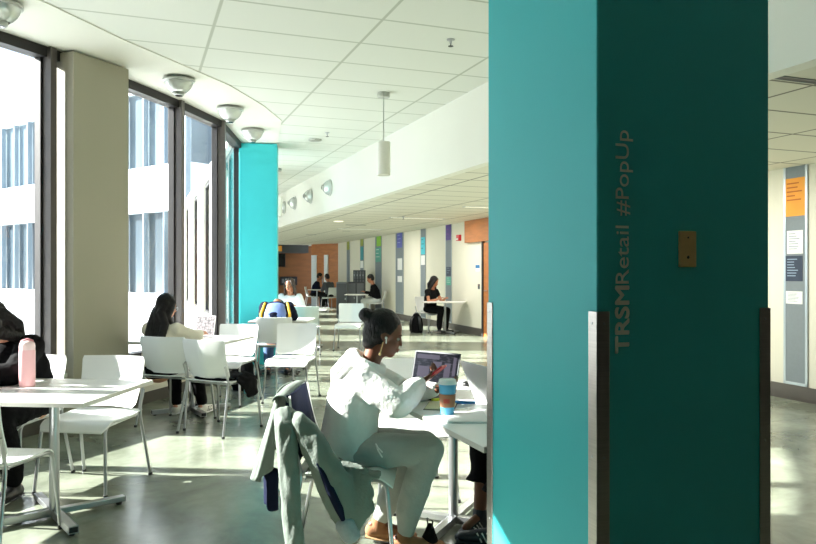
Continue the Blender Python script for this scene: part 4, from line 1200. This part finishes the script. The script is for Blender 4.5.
# ================================================================== CEILING THINGS
def spotlight(loc, rot, label, group):
    e = thing('flared_spotlight', label, 'ceiling light', loc, 0, group)
    e.rotation_euler = rot
    bm = bmesh.new(); lathe(bm, [(0.150, 0.0), (0.158, -0.006), (0.156, -0.022), (0.140, -0.028)], 36); finish('mounting_ring', bm, M['lampmetal'], e, smooth='auto')
    bm = bmesh.new(); lathe(bm, [(0.140, -0.028), (0.132, -0.055), (0.116, -0.085), (0.092, -0.112), (0.070, -0.130), (0.066, -0.132), (0.088, -0.108), (0.112, -0.080), (0.128, -0.050), (0.134, -0.028)], 36)
    finish('glass_shade', bm, M['glassware'], e, smooth='auto')
    bm = bmesh.new(); lathe(bm, [(0.055, -0.03), (0.060, -0.10), (0.052, -0.155), (0.040, -0.165)], 24, (0.0, 0, 0)); r_ = finish('lamp_head', bm, M['lampmetal'], e, smooth='auto')
    bm = bmesh.new(); lathe(bm, [(0.038, -0.165), (0.036, -0.168)], 20); finish('lens', bm, M['screen'], r_, smooth='auto')
    return e
sp0 = None
sp_list = [((-0.93, 5.93, CZ - 0.025), (0, 0, 0), 'glass spotlight on the ceiling in the top left corner'),
           ((0.40, 7.62, CZ - 0.025), (0, 0, 0), 'glass ceiling spotlight above the second tall window'),
           ((1.04, 8.76, CZ - 0.025), (0, 0, 0), 'third glass ceiling spotlight from the left, between two others'),
           ((1.49, 10.0, CZ - 0.025), (0, 0, 0), 'glass ceiling spotlight just above the far teal column')]
SPG = 'flared glass spotlights'
wall_sp = [((3.40, 13.15, 2.98), 'nearest of the spotlights on the white bulkhead face'), ((3.40, 14.75, 2.98), 'second spotlight from the right on the bulkhead face, dark lens showing'),
           ((3.40, 16.35, 2.98), 'third spotlight from the right on the bulkhead face'), ((3.40, 17.6, 2.98), 'farthest bulkhead spotlight, beside the white pendant')]
for k, (l_, r_, lab) in enumerate(sp_list + [(a, (0, R(90), 0), b) for a, b in wall_sp]):
    if sp0 is None: sp0 = spotlight(l_, r_, lab, SPG)
    else:
        o = dup(sp0); o.location = l_; o.rotation_euler = r_; o['label'] = lab
def pendant(loc, label):
    e = thing('pendant_lamp', label, 'pendant light', loc, 0, 'white cylinder pendants')
    bm = bmesh.new(); lathe(bm, [(0.066, 0), (0.068, -0.012), (0.068, -0.048), (0.06, -0.056)], 28); finish('canopy', bm, M['lampmetal'], e, smooth='auto')
    tubeobj('stem', [(0, 0, -0.05), (0, 0, -0.54)], 0.006, M['lampmetal'], e, 10)
    bm = bmesh.new(); lathe(bm, [(0.070, -0.54), (0.075, -0.545), (0.075, -0.905), (0.070, -0.91)], 32); finish('shade', bm, M['pendant'], e, smooth='auto')
    return e
p0 = pendant((2.54, 7.5, CZ), 'white cylinder pendant hanging in the middle of the tiled ceiling')
p1 = dup(p0); p1.location = (2.52, 13.7, CZ); p1['label'] = 'white cylinder pendant half hidden by the far teal column'
def sprinkler(loc, label):
    e = thing('sprinkler', label, 'sprinkler', loc, 0, 'ceiling sprinklers')
    bm = bmesh.new(); lathe(bm, [(0.035, 0), (0.033, -0.008), (0.012, -0.012), (0.010, -0.035)], 16); finish('escutcheon', bm, M['chrome'], e, smooth='auto')
    bm = bmesh.new(); lathe(bm, [(0.004, -0.035), (0.004, -0.055), (0.022, -0.056), (0.022, -0.060)], 14); finish('deflector', bm, M['black'], e, smooth='auto')
    return e
s0 = sprinkler((2.49, 5.58, CZ), 'small sprinkler in the tiled ceiling near the big teal column')
s1 = dup(s0); s1.location = (2.52, 9.92, CZ); s1['label'] = 'small sprinkler beyond the round ceiling sensor'
c_ = P(403.5, 14.9); s1 = dup(s0); s1.location = (c_.x, c_.y, LZ); s1['label'] = 'small sprinkler in the low ceiling near the long wall'
bm = bmesh.new(); lathe(bm, [(0.10, 0), (0.098, -0.02), (0.06, -0.03)], 24)
tag(finish('ceiling_sensor', bm, M['lampmetal'], smooth='auto', loc=(2.48, 10.5, CZ)), 'flat round sensor on the tiled ceiling left of the pendant', 'sensor')
c_ = P(338.5, 16.3); bm = bmesh.new(); lathe(bm, [(0.11, 0), (0.108, -0.012), (0.06, -0.014)], 24)
o = finish('downlight', bm, M['diffuser'], smooth='auto', loc=(max(3.7, c_.x), c_.y, LZ)); tag(o, 'round warm downlight in the low ceiling beyond the bulkhead', 'ceiling light')

# linear lamps of the low ceiling
def fixture(x, y, label):
    e = thing('linear_ceiling_light', label, 'ceiling light', (x, y, LZ), 0, 'slim linear ceiling lights')
    bm = bmesh.new()
    box(bm, (-0.62, -0.065, -0.008), (0.62, -0.05, 0.0)); box(bm, (-0.62, 0.05, -0.008), (0.62, 0.065, 0.0)); box(bm, (-0.62, -0.05, -0.008), (-0.60, 0.05, 0.0)); box(bm, (0.60, -0.05, -0.008), (0.62, 0.05, 0.0))
    finish('housing', bm, M['alu'], e)
    boxobj('diffuser', (-0.60, -0.05, -0.005), (0.60, 0.05, 0.0), M['diffuser'], e)
    return e
flab = ['slim linear light in the low ceiling before the row of wall panels', 'slim linear light at the column edge in the low ceiling', 'added slim linear light in the low ceiling, unseen behind the big teal column', 'slim linear light farthest down the low ceiling', 'added slim linear light out of view, nearest to us, right of the column', 'added slim linear light out of view, second nearest to us']
f0 = None
for (x, y), lb in zip(LINEAR, flab):
    lb = lb or 'added slim linear light in the low ceiling, unseen behind the big teal column'
    if f0 is None: f0 = fixture(x, y, lb)
    else:
        o = dup(f0); o.location = (x, y, LZ); o['label'] = lb
# air vents
def vent(loc, l, label, hd=0):
    e = thing('air_vent', label, 'air vent', loc, hd, 'slot vents in the low ceiling')
    boxobj('slot', (-l / 2, -0.022, -0.004), (l / 2, 0.022, 0.0), M['black'], e)
    bm = bmesh.new(); box(bm, (-l / 2 - 0.01, -0.032, -0.006), (l / 2 + 0.01, -0.022, 0)); box(bm, (-l / 2 - 0.01, 0.022, -0.006), (l / 2 + 0.01, 0.032, 0)); finish('frame', bm, M['greycab'], e)
    return e
v_ = P(800, 4.2); vent((v_.x, 3.20, LZ), 0.55, 'dark slot vent in the low ceiling right of the big teal column')
v_ = P(356, 17.6); vent((v_.x, v_.y, LZ), 0.5, 'dark slot vent in the low ceiling left of the wall panels', 0)
v_ = P(346, 20.2); vent((v_.x, v_.y, LZ), 0.2, 'tiny dark vent farther down the low ceiling', 0)
v_ = P(311, 22.2); vent((v_.x, v_.y, LZ), 0.3, 'grey vent near the dark far end of the low ceiling', 0)

# ================================================================== LONG WALL: panels, posters, signs
WA = math.degrees(math.atan2(1.0, 0.0379))      # direction of the wall
def wall_pt(px):
    u = (px - 408) / 720.0
    a = math.sin(YAW) + u * math.cos(YAW); b = math.cos(YAW) - u * math.sin(YAW)
    dep = (6.72 - 0.0379 * 5.92) / (a - 0.0379 * b)
    return dep, Vector((a * dep, b * dep, 0))
def on_wall(px0, px1, y0, y1, t, off=0.0):
    """span on the long wall: returns plan end points and heights"""
    d0, A = wall_pt(px0); d1, B = wall_pt(px1)
    zt = EYE + (272 - y0) / 720 * d0; zb_ = EYE + (272 - y1) / 720 * d0
    return A, B, zb_, zt
nW = Vector((-1, 0.0379, 0)).normalized()
def wall_box(name, A, B, z0, z1, t, m, parent=None, off=0.0):
    bm = bmesh.new()
    a, b = A + nW * off, B + nW * off
    slab_path(bm, b, a, t, z0, z1, side=1)
    o = finish(name, bm, m, parent)
    return o
strips = [((347, 350), 'narrow grey wall panel farthest from us, next to the timber wall', 0),
          ((360.5, 364), 'grey wall panel behind the grey cabinets', 0),
          ((375.6, 381.7), 'grey wall panel behind the man in pale trousers', 0),
          ((396, 403.7), 'wide grey wall panel with a violet poster on top', 0),
          ((421, 426), 'grey wall panel behind the person in the black vest', 0),
          ((446, 452), 'grey wall panel with a purple poster near the fire alarm', 0),
          ((784.5, 808.5), 'grey aluminium framed notice panel right of the big teal column', 1)]
for (a, b), lab, big in strips:
    dA, A = wall_pt(a); dB, B = wall_pt(b)
    e = thing('display_panel', lab, 'notice board', (A + B) / 2, 0, 'tall grey panels on the long wall')
    o = wall_box('board', A - (A + B) / 2, B - (A + B) / 2, 0.17, LZ, 0.012, M['plaster_panel'], e)
    if True:
        w = 0.03 if big else 0.02
        d = (B - A).normalized()
        c = (A + B) / 2
        for p in (A, B):
            s = 1 if p is A else -1
            wall_box('frame_rail', p - c, p - c + d * w * s, 0.17, LZ, 0.016, M['alu'], e) if s > 0 else wall_box('frame_rail', p - c - d * w, p - c, 0.17, LZ, 0.016, M['alu'], e)
        wall_box('frame_rail', A - c, B - c, 0.17, 0.20, 0.016, M['alu'], e)
pc = {k: mat('poster_' + k, srgb(*v), 0.6, var=0.10, scale=12) for k, v in dict(olive=(150, 158, 60), lime=(140, 200, 50), tealp=(60, 150, 160), violet=(90, 98, 180), cyan=(70, 190, 210), purple=(86, 62, 140), darkp=(44, 56, 76), green=(90, 170, 150)).items()}
posters = [
    (347.2, 349.8, 237, 250, 'olive', 'tiny olive poster high on the farthest wall panel'),
    (360.8, 363.8, 235, 246, 'olive', 'olive poster on the panel behind the grey cabinets'),
    (360.8, 363.8, 247, 260, 'tealp', 'teal poster below the olive one behind the grey cabinets'),
    (360.8, 363.8, 261, 268, 'white', 'white sheet lowest on the panel behind the grey cabinets'),
    (377, 381.5, 232.5, 246.5, 'lime', 'lime green poster above the man in pale trousers'),
    (376, 381.5, 248, 262, 'green', 'patterned green and white poster under the lime one'),
    (397.5, 402.5, 233.5, 248, 'violet', 'violet poster on top of the wide grey panel'),
    (398, 402.5, 258.5, 270, 'white', 'white sheet in the middle of the wide grey panel'),
    (398, 402.5, 276, 282, 'white', 'lower white sheet on the wide grey panel'),
    (421.5, 425.5, 237.5, 254.5, 'cyan', 'bright cyan poster on the panel above the black vest person'),
    (421.5, 425.5, 255.5, 265, 'white', 'white sheet under the bright cyan poster'),
    (446.3, 451.5, 223, 240.5, 'purple', 'purple poster at the top of the panel near the fire alarm'),
    (446.8, 451.5, 267, 276, 'darkp', 'dark striped sheet on the panel right of the black vest person'),
    (446.8, 451.5, 277, 285, 'green', 'green and white sheet lowest on the panel near the fire alarm'),
    (785.5, 806.2, 179.5, 217, 'orange', 'orange notice at the top of the framed panel at right'),
    (788, 804, 231, 254, 'white', 'white printed page below the orange notice'),
    (786.3, 803.5, 256, 281, 'darkp', 'dark blue printed page in the middle of the right panel'),
    (787, 803.5, 291, 303.5, 'white', 'small white and green card lowest on the right panel')]
for a, b, y0, y1, cm, lab in posters:
    A, B, z0, z1 = on_wall(a, b, y0, y1, 0)
    c = (A + B) / 2
    e = thing('poster', lab, 'poster', c, 0, 'posters and notices on the long wall')
    sh_ = wall_box('sheet', A - c, B - c, z0, z1, 0.003, pc.get(cm) or (M['orange'] if cm == 'orange' else M['white']), e, 0.0125)
    if b - a > 10 or cm in ('cyan', 'green', 'violet', 'purple', 'darkp'):
        bm = bmesh.new(); h = z1 - z0; d = (B - A)
        inkm = {'orange': srgb(196, 104, 30), 'white': srgb(150, 158, 166), 'darkp': srgb(150, 170, 190), 'cyan': srgb(24, 60, 90), 'green': srgb(230, 236, 236), 'violet': srgb(190, 190, 226), 'purple': srgb(130, 70, 150)}[cm]
        rows = 7 if b - a > 10 else 3
        for k in range(rows):
            zz = z1 - h * (0.12 + 0.76 * k / rows)
            f0_, f1_ = 0.12, 0.5 + 0.36 * random.random()
            if cm == 'orange' and k > 4: continue
            a_, b_ = A - c + d * f0_ + nW * 0.0155, A - c + d * f1_ + nW * 0.0155
            slab_path(bm, b_, a_, 0.0006, zz - h * 0.035, zz, side=1)
        finish('print', bm, mat('ink_' + cm, inkm, 0.7, var=0.05), sh_)
# fire alarm, sign, card reader
def wall_item(name, px0, px1, y0, y1, t, m, lab, cat):
    A, B, z0, z1 = on_wall(px0, px1, y0, y1, 0); c = (A + B) / 2
    e = thing(name, lab, cat, c)
    wall_box('housing', A - c, B - c, z0, z1, t, m, e)
    return e, A - c, B - c, z0, z1
e, A, B, z0, z1 = wall_item('fire_alarm', 458.5, 461.3, 235, 241, 0.06, M['red'], 'small red fire alarm box high on the white wall', 'alarm')
wall_box('strobe', A.lerp(B, 0.3), A.lerp(B, 0.7), z0 + 0.02, z0 + 0.06, 0.02, M['white'], e, 0.06)
e, A, B, z0, z1 = wall_item('door_sign', 476, 480, 265, 271.5, 0.01, M['white'], 'small blue and white sign beside the doorway', 'sign')
wall_box('header', A, B, z1 - 0.07, z1, 0.002, mat('sign_blue', srgb(40, 120, 180), 0.5), e, 0.01)
e, A, B, z0, z1 = wall_item('card_reader', 478.6, 479.8, 284, 289, 0.02, M['greycab2'], 'small dark card reader below the blue and white sign', 'card reader')
wall_box('indicator', A.lerp(B, 0.3), A.lerp(B, 0.7), z1 - 0.03, z1 - 0.02, 0.002, M['red'], e, 0.02)
# wooden header and door at the column edge
dA, A = wall_pt(468.5); A2 = A + (Vector((wx(0), 0, 0)) - Vector((wx(10), 10, 0))).normalized() * 3.2
tag(wall_box('trim_4', A, A2, 2.06, LZ, 0.10, M['wood']), kind='structure')
dA, A = wall_pt(483.5); d = (Vector((wx(0), 0, 0)) - Vector((wx(10), 10, 0))).normalized()
dr = thing('door_1', None, None, A, 0, kind='structure')
wall_box('door_frame', Vector((0, 0, 0)), d * 0.07, 0, 2.06, 0.05, M['framedark'], dr)
wall_box('door_leaf', d * 0.07, d * 1.0, 0.0, 2.03, 0.03, M['wood'], dr)
wall_box('door_frame', d * 1.0, d * 1.07, 0, 2.06, 0.05, M['framedark'], dr)
bm = bmesh.new(); tube(bm, [d * 0.2 + nW * 0.03 + Vector((0, 0, 1.0)), d * 0.2 + nW * 0.08 + Vector((0, 0, 1.0)), d * 0.32 + nW * 0.08 + Vector((0, 0, 1.0))], 0.01, 8); finish('door_handle', bm, M['chrome'], dr)

# ================================================================== FAR END
tv_a, tv_b = P(277, 33), P(299.5, 33)
sx0 = (tv_a.x + 0.0)
o = thing('wall_screen', 'black screen hanging on the far brown wall', 'screen', (5.62, 31.38, 0))
boxobj('bezel', (-0.62, -0.06, 1.62), (0.46, 0.0, 2.20), M['black'], o, 0.01)
boxobj('display', (-0.60, -0.064, 1.64), (0.44, -0.06, 2.18), M['screen'], o)
o = thing('notice_rack', 'low black rack of white leaflets on the far brown wall', 'rack', (6.1, 31.38, 0))
boxobj('back', (-0.25, -0.08, 0.82), (0.5, 0.0, 1.2), M['black'], o, 0.01)
for k in range(4):
    boxobj('leaflet', (-0.18 + k * 0.16, -0.09, 0.92), (-0.08 + k * 0.16, -0.08, 1.1), M['white'] if k in (1, 2) else M['greycab'], o)
es = P(279.5, 30.2); o = thing('hanging_sign', 'small amber lit sign under the dark far ceiling edge', 'sign', (es.x, es.y, 0))
boxobj('box', (-0.1, -0.03, 2.27), (0.1, 0.03, 2.5), M['orange'], o, 0.01)
# glazed door in the timber wall
tA = Vector((7.56, 28.0, 0)); tB = Vector((6.84, 29.6, 0)); td = (tB - tA).normalized(); tn = Vector((td.y, -td.x, 0)) * -1
tn = Vector((-td.y, td.x, 0))
dr = thing('door_2', None, None, tA, 0, kind='structure')
def tbox(name, s0, s1, z0, z1, t, m, off=0.0):
    bm = bmesh.new(); slab_path(bm, td * s0 + tn * off, td * s1 + tn * off, t, z0, z1, side=1); return finish(name, bm, m, dr)
tbox('door_frame', 0.62, 0.85, 0, 2.1, 0.05, M['xwhite']); tbox('door_frame', 1.35, 1.70, 0, 2.1, 0.05, M['xwhite'])
tbox('door_leaf', 0.85, 1.35, 0, 2.08, 0.03, M['wood']); tbox('door_handle', 0.92, 0.96, 0.9, 1.2, 0.07, M['chrome'])
# grey cabinets
def cabinet(px0, px1, dep, z1, label, m, rows, cols):
    a, b = P(px0, dep), P(px1, dep); w = (b - a).length
    e = thing('grey_cabinet', label, 'cabinet', a, -math.degrees(YAW), 'grey cabinets by the long wall')
    boxobj('carcass', (0, 0, 0.0), (w, 0.45, z1), m, e, 0.005)
    for i in range(cols):
        for j in range(rows):
            x0 = w * i / cols + 0.02; x1 = w * (i + 1) / cols - 0.02
            h0 = 0.08 + (z1 - 0.1) * j / rows; h1 = 0.08 + (z1 - 0.1) * (j + 1) / rows - 0.02
            dd = boxobj('door', (x0, -0.015, h0), (x1, 0.0, h1), M['greycab2'] if m is M['greycab'] else M['greycab'], e, 0.003)
            boxobj('handle', (x1 - 0.05, -0.03, (h0 + h1) / 2 - 0.03), (x1 - 0.03, -0.015, (h0 + h1) / 2 + 0.03), M['alu'], dd)
    return e
cabinet(336.3, 347.2, 22.6, 1.08, 'low light grey cabinet left of the darker ones by the long wall', M['greycab'], 1, 1)
cabinet(347.8, 364.5, 23.2, 1.08, 'low dark grey cabinet between the light grey one and the wall', M['greycab2'], 1, 2)
cb_a = P(353.2, 23.9)
cabinet(353.2, 364.8, 23.75, 1.46, 'tall dark pigeonhole cabinet standing behind the low grey ones', M['greycab2'], 5, 4)
